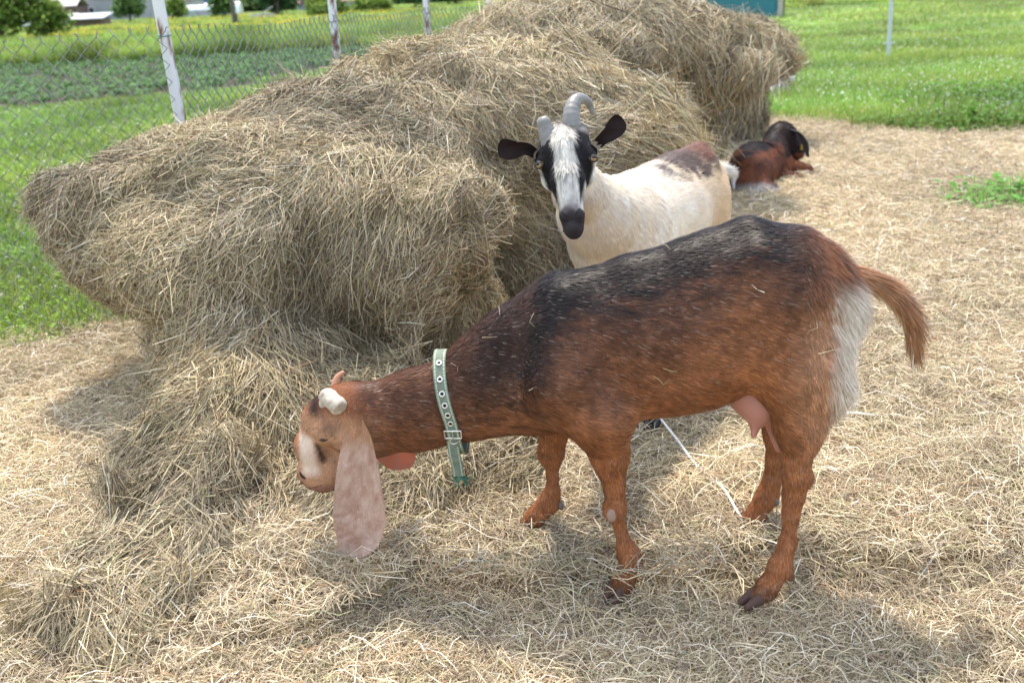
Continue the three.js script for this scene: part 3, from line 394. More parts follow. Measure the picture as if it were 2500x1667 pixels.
  part('nostril', tube(curve([onSkin(-0.748, 0.338, 0.001), onSkin(-0.742, 0.325, 0.001), onSkin(-0.732, 0.318, 0.001)], 6), [0.001, 0.003, 0.004, 0.005, 0.004, 0.003, 0.001], 6), std(0.04, 0.016, 0.014), g); part('mouth', tube(curve([onSkin(-0.728, 0.287, 0.001), onSkin(-0.71, 0.293, 0.001), onSkin(-0.692, 0.298, 0.0005)], 8), 0.0013, 5), std(0.1, 0.045, 0.035), g);
  part('knee_callus', new THREE.SphereGeometry(0.014, 12, 8).scale(0.9, 1.35, 0.5).translate(...onSkin(0.07, 0.243, 0.0)), vcolBall(), g);
  const ud = field([ball([0.44, 0.53, 0.0], 0.075, 0.03), ball([0.455, 0.5, 0.035], 0.05, 0.03), ball([0.455, 0.5, -0.035], 0.05, 0.03), cap([0.44, 0.47, 0.04], [0.432, 0.425, 0.05], 0.018, 0.008, 0.02), cap([0.475, 0.47, -0.01], [0.505, 0.365, 0.0], 0.022, 0.011, 0.02)]);
  part('udder', mesher(ud, [0.33, 0.33, -0.12], [0.56, 0.63, 0.13], 0.007), std(0.48, 0.22, 0.17, 0.55), g);
  hoof([0.078, 0.0, 0.115], -0.5, 0.9, 0.95, paleHoof, g); hoof([0.435, -0.008, 0.142], -1, 0.5, 1, paleHoof, g); hoof([-0.16, 0.075, -0.1], -1, 0.25, 1, hoofMat, g); hoof([0.445, 0.075, -0.108], -1, 0.3, 1, paleHoof, g);
  for (const p of [[0.143, 0.088, 0.092], [0.527, 0.06, 0.12], [-0.065, 0.165, -0.085], [0.52, 0.165, -0.09]]) part('dewclaw', new THREE.SphereGeometry(0.01, 8, 6).scale(0.9, 1.3, 0.9).translate(...p), std(0.13, 0.11, 0.09, 0.6), g);

  // its collar: green webbing with eyelets and a buckle
  const c = thing('goat_collar', [0.17, 0, -2.5], 'green webbing collar with metal eyelets round the brown goat neck', 'collar'); c.rotation.y = -0.08;
  const neckR = (a) => { let r = 0.03; while (r < 0.2 && f(-0.335 - 0.012 * Math.sin(a), 0.515 + r * Math.sin(a), r * Math.cos(a)) < 0) r += 0.001; return r + 0.007 + 0.02 * sm(0.2, 1, -Math.sin(a)); };
  const ring = (a) => { const r = neckR(a); return V(-0.335 - 0.02 * Math.sin(a), 0.515 + r * Math.sin(a), r * Math.cos(a)); }; // a: 90 deg at the top, 0 on the near side
  const web = noiseTexture(128, 512, (u, v) => { const n = 0.5 + 0.5 * noise(u * 40, v * 300), e = Math.min(u, 1 - u), dash = e > 0.1 && e < 0.2 && (v * 90 + (u > 0.5 ? 0.5 : 0)) % 1 < 0.75; const d = 0.5 + 0.5 * fbm(u * 3, v * 14, 6, 3); return dash ? [0.6 + 0.1 * d, 0.68 + 0.06 * d, 0.56 + 0.1 * d] : [0.3 + 0.1 * n + 0.14 * d, 0.35 + 0.1 * n + 0.12 * d, 0.3 + 0.08 * n + 0.13 * d]; });
  const strap = (pts, nrm, w, th) => { const pos = [], uv = [], idx = [], N = pts.length; pts.forEach((p, i) => { const t = pts[Math.min(i + 1, N - 1)].clone().sub(pts[Math.max(i - 1, 0)]).normalize(), s = t.clone().cross(nrm[i]).normalize(), v = i / (N - 1); for (const [q, o, u] of [[-1, 1, 0], [1, 1, 1], [1, -1, 1], [-1, -1, 0], [-1, 1, 0]]) { const r = p.clone().addScaledVector(s, q * w / 2).addScaledVector(nrm[i], o * th / 2); pos.push(r.x, r.y, r.z); uv.push(u, v); } }); for (let i = 0; i < N - 1; i++) for (let k = 0; k < 4; k++) { const a = i * 5 + k; idx.push(a, a + 1, a + 5, a + 1, a + 6, a + 5); } const G = new THREE.BufferGeometry(); G.setAttribute('position', new THREE.Float32BufferAttribute(pos, 3)); G.setAttribute('uv', new THREE.Float32BufferAttribute(uv, 2)); G.setIndex(idx); return G.toNonIndexed().computeVertexNormals() ?? G; };
  const flat = (pts, nrm, w, th) => { const G = strap(pts, nrm, w, th); G.computeVertexNormals(); return G; };
  const an = [], pn = []; for (let i = 0; i <= 64; i++) { const a = i / 64 * Math.PI * 2 + Math.PI / 2; an.push(ring(a)); pn.push(V(0, Math.sin(a) / 0.13, Math.cos(a) / 0.088).normalize()); }
  const webMat = std(1, 1, 1, 0.9, { map: web, bumpMap: web, bumpScale: 0.001 }), metal = std(0.75, 0.74, 0.7, 0.3, { metalness: 0.9 }), hole = std(0.015, 0.015, 0.015);
  part('strap', flat(an, pn, 0.032, 0.004), webMat, c);
  const put = (o, p, n) => { o.quaternion.setFromUnitVectors(V(0, 0, 1), n); o.position.copy(p); };
  for (const a of [1.2, 0.87, 0.55, 0.25, -0.04, -0.3]) { const p = ring(a), n = V(0, Math.sin(a) / 0.13, Math.cos(a) / 0.088).normalize(), e = part('eyelet', new THREE.TorusGeometry(0.0062, 0.0019, 8, 16), metal, c); put(e, p.clone().addScaledVector(n, 0.0028), n); const h = part('eyelet_hole', new THREE.CircleGeometry(0.005, 12), hole, e); h.position.z = 0.0004; }
  const ba = -0.55, bp = ring(ba), bn = V(0, Math.sin(ba) / 0.13, Math.cos(ba) / 0.088).normalize(), fr = (w, h, r) => tube([[-w, -h], [0, -h], [w, -h], [w, 0], [w, h], [0, h], [-w, h], [-w, 0], [-w, -h]].map((q) => V(q[0], q[1], 0)), r, 6); const bk = part('buckle', fr(0.021, 0.013, 0.0022), metal, c); put(bk, bp.clone().addScaledVector(bn, 0.006), bn); part('prong', tube([V(0, -0.013, 0.002), V(0, 0.013, 0.003)], 0.0015, 6), metal, bk);
  part('loop_ring', new THREE.TorusGeometry(0.012, 0.0016, 6, 20, Math.PI).rotateZ(Math.PI).translate(0, -0.018, 0.003), metal, bk);
  const tailEnd = curve([[-0.328, 0.44, 0.082], [-0.326, 0.4, 0.08], [-0.322, 0.365, 0.074], [-0.32, 0.335, 0.072]], 12); part('strap_end', flat(tailEnd, tailEnd.map((_, i) => V(0.25 * Math.sin(i * 0.5), 0.05, 1).normalize()), 0.03, 0.004), webMat, c);
  const kn = []; for (let i = 0; i < 26; i++) { const a = rnd() * 6.283; kn.push(tube(curve([[-0.32, 0.335, 0.072], [-0.32 + Math.cos(a) * 0.012, 0.327, 0.072 + Math.sin(a) * 0.01], [-0.32 + Math.cos(a) * rr(0.015, 0.032), rr(0.305, 0.332), 0.072 + Math.sin(a) * 0.016]], 5), 0.0016, 4)); } part('frayed_knot', mergeGeometries(kn), std(0.06, 0.14, 0.09), c);
}
function vcolBall() { return std(0.3, 0.2, 0.15, 0.9); }

// --- the cream goat with the striped face, looking at the viewer
{
  const B = [0.55, PLAT, -3.7], g = thing('cream_goat', B, 'cream goat with black striped face and one curled horn, standing by the hay', 'goat');
  const L = (p) => [p[0] - B[0], p[1] - B[1], p[2] - B[2]], lat = [0.82, 0, 0.57];
  const d = V(0.03, -0.84, 0.54).normalize(), l = V(0.978, 0.2, 0.0); l.addScaledVector(d, -l.dot(d)).normalize(); const w = V().crossVectors(d, l).normalize(); if (w.z < 0) w.negate();
  const O = V(0.182, 1.045, -3.03), K = 1.06, H = (u, v, o) => { const p = O.clone().addScaledVector(l, u * K).addScaledVector(d, -v * K).addScaledVector(w, o * K); return [p.x - B[0], p.y - B[1], p.z - B[2]]; };
  const ln = [l.x, l.y, l.z];
  const S = [
    cap(L([0.34, 0.71, -3.4]), L([0.42, 0.715, -3.5]), 0.15, 0.18, 0.05, lat, 0.75), cap(L([0.42, 0.715, -3.5]), L([0.56, 0.72, -3.72]), 0.18, 0.185, 0.05, lat, 0.84), cap(L([0.56, 0.72, -3.72]), L([0.66, 0.735, -3.9]), 0.185, 0.18, 0.05, lat, 0.82), cap(L([0.66, 0.735, -3.9]), L([0.73, 0.765, -4.0]), 0.18, 0.14, 0.05, lat, 0.78), cap(L([0.73, 0.765, -4.0]), L([0.765, 0.75, -4.06]), 0.14, 0.1, 0.05, lat, 0.85),
    cap(L([0.44, 0.88, -3.54]), L([0.62, 0.875, -3.8]), 0.025, 0.025, 0.06), cap(L([0.62, 0.872, -3.8]), L([0.745, 0.912, -3.97]), 0.022, 0.03, 0.05), ball(L([0.76, 0.87, -3.92]), 0.03, 0.05), ball(L([0.68, 0.86, -4.0]), 0.035, 0.05), cap(L([0.5, 0.85, -3.5]), L([0.5, 0.66, -3.4]), 0.03, 0.06, 0.06),
    // neck
    cap(L([0.36, 0.76, -3.42]), L([0.29, 0.83, -3.28]), 0.155, 0.115, 0.06), cap(L([0.29, 0.83, -3.28]), L([0.225, 0.94, -3.15]), 0.108, 0.07, 0.05), cap(L([0.225, 0.94, -3.15]), H(0, 0.0, -0.09), 0.07, 0.055, 0.05),
    // head: u across, v up the face, o out of the face
    ball(H(0, 0.03, -0.03), 0.068, 0.03), cap(H(0, 0.02, 0.0), H(0, -0.07, 0.012), 0.052, 0.045, 0.03), cap(H(0, -0.07, 0.012), H(0, -0.15, 0.008), 0.041, 0.031, 0.03), cap(H(-0.009, -0.168, 0.006), H(0.009, -0.168, 0.006), 0.024, 0.024, 0.02), cap(H(0, -0.02, -0.055), H(0, -0.15, -0.025), 0.05, 0.028, 0.03), cap(H(-0.006, -0.194, -0.006), H(0.006, -0.194, -0.006), 0.021, 0.021, 0.02), ball(H(0, -0.207, -0.006), 0.018, 0.02),
    ball(H(0.06, 0.004, -0.014), 0.026, 0.025), ball(H(-0.06, 0.004, -0.014), 0.026, 0.025), ball(H(0.046, -0.03, -0.05), 0.03, 0.03), ball(H(-0.046, -0.03, -0.05), 0.03, 0.03), cap(H(-0.03, 0.085, -0.03), H(0.03, 0.085, -0.03), 0.04, 0.04, 0.04), ball(H(0.072, 0.035, -0.045), 0.018, 0.03), ball(H(-0.072, 0.035, -0.045), 0.018, 0.03), ball(H(0.018, -0.17, 0.027), 0.014, 0.012), ball(H(-0.018, -0.17, 0.027), 0.014, 0.012), ball(H(0, -0.2, 0.012), 0.014, 0.014),
    // legs
    cap(L([0.42, 0.68, -3.42]), L([0.45, 0.5, -3.38]), 0.09, 0.058, 0.05), cap(L([0.45, 0.5, -3.38]), L([0.46, 0.34, -3.34]), 0.048, 0.032, 0.03), cap(L([0.46, 0.34, -3.34]), L([0.465, 0.17, -3.3]), 0.025, 0.024, 0.02), cap(L([0.465, 0.17, -3.3]), L([0.46, 0.11, -3.27]), 0.026, 0.026, 0.02),
    cap(L([0.32, 0.68, -3.48]), L([0.29, 0.5, -3.5]), 0.09, 0.055, 0.05), cap(L([0.29, 0.5, -3.5]), L([0.29, 0.34, -3.5]), 0.046, 0.031, 0.03), cap(L([0.29, 0.34, -3.5]), L([0.29, 0.12, -3.48]), 0.025, 0.025, 0.02),
    cap(L([0.76, 0.74, -3.93]), L([0.79, 0.52, -3.9]), 0.09, 0.06, 0.05), cap(L([0.82, 0.52, -3.9]), L([0.85, 0.39, -3.96]), 0.05, 0.033, 0.03), cap(L([0.85, 0.39, -3.96]), L([0.83, 0.12, -3.9]), 0.028, 0.026, 0.02),
    cap(L([0.7, 0.74, -4.0]), L([0.68, 0.52, -4.0]), 0.105, 0.06, 0.05), cap(L([0.68, 0.52, -4.0]), L([0.7, 0.39, -4.06]), 0.05, 0.033, 0.03), cap(L([0.7, 0.39, -4.06]), L([0.68, 0.12, -4.0]), 0.028, 0.026, 0.02),
  ];
  const f = field(S, (q, x, y, z) => q - 0.004 * noise(x * 15, y * 15, z * 15)), hc = H(0, -0.05, -0.02);
  const geo = body(f, [-0.48, -0.02, -0.56], [0.5, 1.12, 0.9], 0.012, [hc[0] - 0.16, hc[1] - 0.2, hc[2] - 0.18], [hc[0] + 0.16, hc[1] + 0.2, hc[2] + 0.2], 0.005);
  const back = (x, y, z) => (x + B[0] - 0.42) * 0.5 + (-(z + B[2]) - 3.5) * 0.866;   // metres behind the shoulder
  const CREAM = [0.76, 0.64, 0.49], TAN = [0.55, 0.36, 0.19], DK = [0.06, 0.036, 0.03], BLK = [0.014, 0.012, 0.014], SNOW = [0.78, 0.74, 0.68];
  const head = (x, y, z) => { const p = V(x + B[0], y + B[1], z + B[2]).sub(O); return [p.dot(l) / K, -p.dot(d) / K, p.dot(w) / K]; };
  const col = (x, y, z) => {
    const [u0, v, o] = head(x, y, z), n = fbm(x * 34, y * 26, z * 26, 3), m = fbm(x * 6, y * 6, z * 6 + 2, 2), st = fbm(x * 60, y * 20, z * 60, 2);
    if (v > -0.23 && v < 0.14 && Math.abs(u0) < 0.11 && o > -0.075 - 0.02 * sm(-0.05, -0.15, v)) {
      const u = Math.abs(u0) + 0.006 * st; let c = SNOW.slice();
      const inner = 0.03 + 0.006 * sm(0, 0.1, v), outer = lerp(0.033, 0.076, sm(-0.15, 0.0, v)) + (v > 0 ? 0.02 : 0);
      const grey = 0.5 + 0.8 * noise(u0 * 300, v * 60, 3); if (u < inner) c = mix3(SNOW, [0.25, 0.23, 0.22], clamp(0.25 + 0.5 * (grey - 0.4) + 0.35 * sm(-0.03, -0.08, v) * sm(-0.13, -0.06, v)));
      const bl = sm(inner - 0.005, inner + 0.003, u) * sm(outer + 0.004, outer - 0.006, u) * sm(-0.16, -0.13, v) * sm(0.1, 0.08, v) * sm(-0.06, -0.035, o); c = mix3(c, BLK, bl);
      c = mix3(c, [0.3, 0.28, 0.28], 0.7 * sm(0.065, 0.085, v) * sm(0.02, 0.035, u)); if (u0 > 0.015) c = mix3(c, BLK, 0.75 * sm(0.075, 0.095, v + 0.01 * n));
      c = mix3(c, [0.13, 0.11, 0.11], 0.8 * sm(-0.115, -0.15, v + 0.02 * n) * sm(0.034, 0.018, u)); c = mix3(c, [0.042, 0.034, 0.035], sm(-0.135, -0.165, v + 0.02 * st + 0.01 * n)); return c;
    }
    const yy = y + B[1]; let c = mix3(CREAM, SNOW, clamp(0.35 + n * 0.7)); const t = back(x, y, z), spine = 0.895 + 0.015 * sm(0.3, 0.6, t) - yy;
    c = mix3(c, TAN, 0.75 * sm(0.05, 0.42, t + 0.25 * m) * sm(0.5, 0.62, yy + 0.12 * m)); c = mix3(c, TAN, 0.3 * sm(-0.1, 0.5, m + 0.4 * n)); c = mix3(c, [0.4, 0.27, 0.17], 0.5 * sm(0.1, 0.4, st + m) * sm(0.2, 0.4, t));
    c = mix3(c, DK, 0.95 * sm(0.05, 0.0, spine + 0.07 * m + 0.06 * n) * sm(0.06, 0.3, t + 0.2 * n)); c = mix3(c, [0.2, 0.08, 0.05], 0.6 * sm(0.035, 0.0, spine + 0.03 * n) * sm(0.4, 0.52, t));
    if (yy < 0.42) c = mix3(c, BLK, sm(0.4, 0.34, yy)); return c;
  };
  colour(geo, col); part('body', geo, skinMat, g);
  coat(geo, 95000, (p, n) => { const [u, v, o] = head(p.x, p.y, p.z), hd = v > -0.23 && v < 0.14 && Math.abs(u) < 0.11 && o > -0.075; if (hd && v < -0.14) return null; const t = back(p.x, p.y, p.z), fh = hd && Math.abs(u) < 0.035 && v > -0.06; return { dir: hd ? (fh ? [d.x + u * 6, d.y, d.z] : [-d.x, -d.y, -d.z]) : p.y < 0.35 ? [0, -1, 0] : t < -0.03 ? [0.25, -0.8, -0.4] : [0.5, -0.35, -0.85], len: fh ? 0.024 : hd ? 0.01 : 0.024, w: fh ? 0.0016 : hd ? 0.0013 : 0.0024, lift: fh ? 0.25 : 0.13, col: col(p.x, p.y, p.z), grey: hd ? 0.01 : 0.03 }; }, g, furMat);
  // horns: one whole and curled back, one broken off
  const hornCol = (x, y, z) => { const n = 0.5 + 0.5 * fbm(x * 50, y * 110, z * 50, 3); return [0.1 + 0.18 * n, 0.098 + 0.17 * n, 0.096 + 0.16 * n]; };
  const hw = curve([[0.208, 1.115, -3.09], [0.206, 1.16, -3.1], [0.216, 1.195, -3.125], [0.238, 1.207, -3.15], [0.262, 1.192, -3.165], [0.276, 1.158, -3.17]].map(L), 40), hg = tube(hw, hw.map((_, i) => lerp(0.03, 0.007, Math.pow(i / 40, 1.1)) * (1 + 0.06 * Math.sin(i * 2.3) * (1 - i / 45) + 0.03 * noise(i * 0.7, 5))), 12); colour(hg, hornCol); part('curled_horn', hg, vcol(0.45), g);
  const sw = curve([[0.142, 1.085, -3.07], [0.13, 1.125, -3.08], [0.121, 1.166, -3.088]].map(L), 12), sg = tube(sw, sw.map((_, i) => lerp(0.029, 0.019, i / 12) * (1 + 0.06 * noise(i * 0.8, 9)) * (i === 12 ? 0.62 : i === 11 ? 0.9 : 1)), 10); colour(sg, hornCol); part('broken_horn', sg, vcol(0.5), g);
  // ears: white rims, black inside
  const eh = (t) => along([[0, 0.013], [0.25, 0.018], [0.5, 0.026], [0.75, 0.031], [0.88, 0.028], [0.96, 0.018], [1, 0.004]], t), ecol = (near) => (x, y, z) => near(x, y, z) < 0.035 ? [0.6, 0.5, 0.42] : [0.022, 0.014, 0.014];
  const ea = H(-0.075, 0.04, -0.045), eb = H(0.075, 0.04, -0.045), dst = (q) => (x, y, z) => Math.hypot(x - q[0], y - q[1], z - q[2]) + 0.012 * noise(x * 60, y * 60, z * 60);
  const rim = (G, inner) => { const C = G.attributes.color, half = C.count / 2, W = 9; for (let i = 0; i < C.count; i++) { const j = i % W, out = (i < half ? 0 : 1) !== inner; if (out || (j === W - 1 && i % half < half * 0.55)) C.setXYZ(i, 0.6, 0.5, 0.4); } return G; };
  part('ear', rim(colour(ear([ea, L([0.065, 1.085, -3.04]), L([0.025, 1.085, -3.03]), L([-0.012, 1.095, -3.04])], [0.1, 1, 0.2], eh, -0.45, 0.003), ecol(dst(ea))), 0), skinMat, g);
  part('ear', rim(colour(ear([eb, L([0.29, 1.1, -3.05]), L([0.322, 1.125, -3.055]), L([0.352, 1.152, -3.075])], [-0.55, 0.8, 0.2], eh, 0.45, 0.003), ecol(dst(eb))), 1), skinMat, g);
  // eyes, nostrils, mouth line
  const onFace = (u, v, out = 0) => { let o = 0.12; while (o > -0.05 && f(...H(u, v, o)) > 0) o -= 0.001; return V(...H(u, v, o + out)); };
  for (const s of [-1, 1]) {
    const at = H(s * 0.0705, -0.004, -0.003), e = part('eye', new THREE.SphereGeometry(0.0132, 20, 14), std(0.34, 0.19, 0.07, 0.15), g); e.position.set(...at);
    const nrm = l.clone().multiplyScalar(s * 0.62).addScaledVector(w, 0.78).normalize(), pu = part('pupil', new THREE.SphereGeometry(0.0146, 12, 8).scale(0.62, 0.26, 0.2), std(0.004, 0.004, 0.005, 0.1), e); pu.quaternion.setFromUnitVectors(V(0, 0, 1), nrm); pu.position.copy(nrm).multiplyScalar(0.0125);
    const lid = part('eyelid', new THREE.TorusGeometry(0.0135, 0.003, 8, 20), std(0.03, 0.022, 0.02, 0.6), e); lid.scale.set(1.1, 0.82, 1); lid.quaternion.setFromUnitVectors(V(0, 0, 1), nrm); lid.position.copy(nrm).multiplyScalar(0.006);
    part('upper_lid', new THREE.SphereGeometry(0.0146, 16, 6, 0, 6.283, 0, 1.05), std(0.025, 0.02, 0.02, 0.7), e);
    part('nostril', tube([onFace(s * 0.008, -0.176), onFace(s * 0.014, -0.171), onFace(s * 0.021, -0.164), onFace(s * 0.026, -0.155)], [0.001, 0.0034, 0.0032, 0.001], 6), std(0.002, 0.002, 0.002, 0.5), g);
  }
  part('mouth', mergeGeometries([tube([-0.028, -0.02, -0.011, 0, 0.011, 0.02, 0.028].map((u) => onFace(u, -0.191 + 6 * u * u, 0)), 0.0017, 5), tube([onFace(0, -0.179), onFace(0, -0.185), onFace(0, -0.191)], 0.0014, 5)]), std(0.004, 0.004, 0.004, 0.5), g);
  // tail
  const tw = curve([[0.8, 0.79, -4.1], [0.845, 0.81, -4.12], [0.885, 0.8, -4.12]].map(L), 10), tg = tube(tw, tw.map((_, i) => lerp(0.022, 0.01, i / 10)), 8); colour(tg, () => SNOW); const tl = part('tail', tg, skinMat, g);
  coat(tg, 2500, () => ({ dir: [1, -0.1, -0.3], len: 0.045, w: 0.0018, lift: 0.35, col: mix3(SNOW, [0.3, 0.28, 0.27], rnd() * rnd()) }), tl, furMat, 'tail_hair');
  for (const [x, z] of [[0.46, -3.26], [0.29, -3.47], [0.83, -3.89], [0.68, -3.99]]) hoof([x - B[0], 0, z - B[2]], -0.4, 0.9, 1.05, std(0.012, 0.012, 0.016, 0.5), g);
}
// --- the goat resting in the shade
{
  const B = [1.88, PLAT, -7.7], g = thing('resting_goat', B, 'dark brown goat with pale haunch lying in the shade of the stacks', 'goat'), L = (p) => [p[0] - B[0], p[1] - B[1], p[2] - B[2]];
  const S = [cap(L([1.76, 0.22, -7.45]), L([1.85, 0.23, -7.65]), 0.145, 0.155, 0.06), cap(L([1.85, 0.23, -7.65]), L([2.02, 0.225, -7.9]), 0.155, 0.13, 0.06), cap(L([2.02, 0.25, -7.92]), L([2.1, 0.35, -8.05]), 0.115, 0.085, 0.05), cap(L([2.1, 0.35, -8.05]), L([2.12, 0.385, -8.08]), 0.085, 0.075, 0.04), ball(L([2.13, 0.385, -8.06]), 0.078, 0.04), cap(L([2.16, 0.37, -8.05]), L([2.225, 0.26, -8.0]), 0.065, 0.045, 0.04),
    cap(L([1.72, 0.16, -7.4]), L([1.86, 0.13, -7.28]), 0.1, 0.065, 0.05), cap(L([1.86, 0.13, -7.28]), L([1.7, 0.115, -7.24]), 0.05, 0.03, 0.03), cap(L([2.02, 0.16, -7.75]), L([2.14, 0.14, -7.62]), 0.06, 0.036, 0.03), cap(L([2.1, 0.2, -7.85]), L([2.24, 0.17, -7.82]), 0.06, 0.036, 0.04), cap(L([2.24, 0.17, -7.82]), L([2.28, 0.11, -7.86]), 0.034, 0.024, 0.02), cap(L([2.28, 0.11, -7.86]), L([2.18, 0.11, -7.72]), 0.026, 0.02, 0.02)];
  g.scale.setScalar(1.12); g.position.y -= 0.02; const f = field(S), geo = mesher(f, [-0.36, -0.02, -0.5], [0.5, 0.45, 0.62], 0.014), col = (x, y, z) => { const X = x + B[0], Y = y + B[1], Z = z + B[2], n = fbm(x * 14, y * 14, z * 14, 2); let c = mix3([0.17, 0.06, 0.03], [0.05, 0.024, 0.02], clamp(0.3 + n)); c = mix3(c, [0.02, 0.016, 0.018], sm(0.33, 0.38, Y + 0.03 * n)); if (Z > -7.42) c = mix3(c, [0.42, 0.4, 0.4], sm(0.21, 0.17, Y + 0.03 * n)); if (X > 2.08 && Y > 0.27) c = [0.028, 0.018, 0.018]; if (X > 1.98 && X < 2.09 && Y < 0.15) c = [0.55, 0.5, 0.45]; return c; };
  colour(geo, col); part('body', geo, skinMat, g); coat(geo, 16000, (p) => ({ dir: [-0.5, -0.6, 0.6], len: 0.024, w: 0.0026, lift: 0.14, col: col(p.x, p.y, p.z) }), g, furMat);
  const eh = (t) => 0.012 + 0.03 * Math.sin(Math.PI * Math.pow(t, 1.2) * 0.95 + 0.06), grey = () => [0.1, 0.1, 0.12];
  part('ear', colour(ear([L([2.165, 0.42, -8.0]), L([2.215, 0.395, -7.95]), L([2.25, 0.33, -7.92]), L([2.275, 0.24, -7.92])], [0.3, 0.1, 1], eh, 0.2, 0.003), grey), vcol(0.45), g);
  part('ear', colour(ear([L([2.1, 0.4, -8.1]), L([2.06, 0.37, -8.12]), L([2.05, 0.31, -8.12])], [0.3, 0.1, 1], eh, 0.2, 0.003), grey), vcol(0.6), g);
  part('ear_tag', new THREE.BoxGeometry(0.008, 0.035, 0.03).translate(...L([2.222, 0.31, -7.915])), std(0.35, 0.24, 0.02, 0.6), g);
  part('tail', tube(curve([[1.66, 0.25, -7.36], [1.63, 0.21, -7.31], [1.63, 0.16, -7.28]].map(L), 8), [0.025, 0.024, 0.022, 0.02, 0.018, 0.015, 0.012, 0.01, 0.006], 8), std(0.5, 0.46, 0.42), g);
  hoof(L([2.17, PLAT, -7.7]), -1, 0.4, 1, hoofMat, g); hoof(L([1.68, PLAT, -7.24]), -1, 0.3, 1, hoofMat, g);
}
// the white tether lying on the straw
function rope(pts, r, label, name) { const q = curve(pts.map(([x, z, h]) => [x, gh(x, z) + (h ?? 0.04), z]), pts.length * 8); return tag((() => { const m = shadow(new THREE.Mesh(tube(q, r, 6), std(0.78, 0.77, 0.74, 0.7))); m.name = numbered(name); scene.add(m); return m; })(), label, 'rope'); }
rope([[0.48, -3.31, 0.05], [0.51, -3.1, 0.06], [0.545, -2.87, 0.06], [0.585, -2.7, 0.055], [0.605, -2.58, 0.05], [0.64, -2.52, 0.045], [0.7, -2.55, 0.05], [0.75, -2.63, 0.06], [0.86, -2.82, 0.07], [0.95, -3.05, 0.06], [1.03, -3.2, 0.05], [1.13, -3.25, 0.045], [1.25, -3.23, 0.035]], 0.0042, 'thin white rope looped round the hind foot of the brown goat', 'tether_rope');
rope([[1.37, -2.82], [1.32, -2.72], [1.26, -2.63], [1.14, -2.49], [1.03, -2.39]], 0.003, 'pale twine lying on open straw right of the brown goat', 'twine');
rope([[2.3, -6.2], [2.26, -6.02], [2.15, -5.8], [2.03, -5.56], [1.89, -5.2]], 0.005, 'pale twine on the far straw beyond the cream goat', 'twine');
// ---------------------------------------------------------------- the fence
{
  const TOP = 1.46, f = thing('chain_link_fence', [-1.49, PLAT, -5.0], 'grey chain link fence on rusty white pipe posts behind the hay', 'fence');
  const ox = -1.49, oz = -5.0, wireMat = std(0.2, 0.215, 0.22, 0.5, { metalness: 0.3 }), pipeMat = vcol(0.55);
  POSTS.forEach(([x, z], i) => {
    const h = 2.15, pts = []; for (let k = 0; k <= 70; k++) pts.push(V(x - ox - (i === 1 ? 0.045 * (k / 70 * h - 0.8) : 0), k / 70 * h - 0.1, z - oz)); const g = tube(pts, 0.027, 14);
    colour(g, (a, y, b) => { const n = fbm(a * 30 + i * 7, y * 9, b * 30, 4), s = fbm(a * 60 + i * 3, y * 26, b * 60 + 5, 3), v = n + 0.55 * s; return mix3(mix3([0.66, 0.67, 0.68], [0.5, 0.4, 0.3], sm(0.08, 0.24, v)), [0.16, 0.065, 0.03], sm(0.12 - 0.1 * (i === 1 ? sm(1.2, 2, y) : 0.7), 0.3, v)); });
    const p = part('post', g, pipeMat, f); part('post_cap', new THREE.SphereGeometry(0.029, 12, 6, 0, 6.283, 0, 1.57).translate(x - ox - (i === 1 ? 0.06 : 0), h - 0.1, z - oz), std(0.3, 0.2, 0.14, 0.8), p);
    for (const y of [1.32, 0.75]) { const t = new THREE.TorusGeometry(0.031, 0.0022, 6, 20).rotateX(Math.PI / 2 + 0.12).translate(x - ox - (i === 1 ? 0.045 * (y - 0.7) : 0), y, z - oz); part('tie_wire', t, i === 1 ? std(0.05, 0.2, 0.19, 0.6) : wireMat, p); }
  });
  for (let i = 0; i < 5; i++) {
    const [x0, z0] = POSTS[i], [x1, z1] = POSTS[i + 1], len = Math.hypot(x1 - x0, z1 - z0), p = 0.0375 * (i > 2 ? 1.5 : 1), n = Math.floor(len / p), rows = Math.floor((TOP - PLAT) / p), list = [], nx = -(z1 - z0) / len, nz = (x1 - x0) / len;
    for (let k = i === 0 ? Math.floor(n * 0.55) : 0; k < n; k++) {
      const pts = []; let last;
      for (let j = 0; j <= rows; j++) { const s = (k + ((j + k) % 2 ? 1 : 0)) * p, t = clamp(s / len), near = Math.exp(-Math.min(t, 1 - t) * len / 0.18), y = PLAT + (j + 0.3) * p - 0.05 * Math.sin(Math.PI * t) * j / rows - 0.03 * near * j / rows + 0.006 * noise(s * 8, j * 0.4, i), q = 0.025 * noise(s * 2.5, j * 0.12, i * 5) * (1 - near) + ((j + k) % 2 ? 0.002 : -0.002); last = [s, y, q]; pts.push(V(lerp(x0, x1, t) - ox + nx * (q + 0.03), y - PLAT, lerp(z0, z1, t) - oz + nz * (q + 0.03))); }
      const e = pts[pts.length - 1].clone(); e.y += 0.02; e.x += rr(-0.012, 0.012); pts.push(e); const e2 = e.clone(); e2.y += rr(-0.005, 0.008); e2.x += rr(-0.016, 0.016); pts.push(e2);
      list.push(tube(pts, i > 2 ? 0.003 : 0.0027, 3, false));
    }
    part('mesh_panel', mergeGeometries(list), wireMat, f).userData.kind = 'stuff';
  }
}
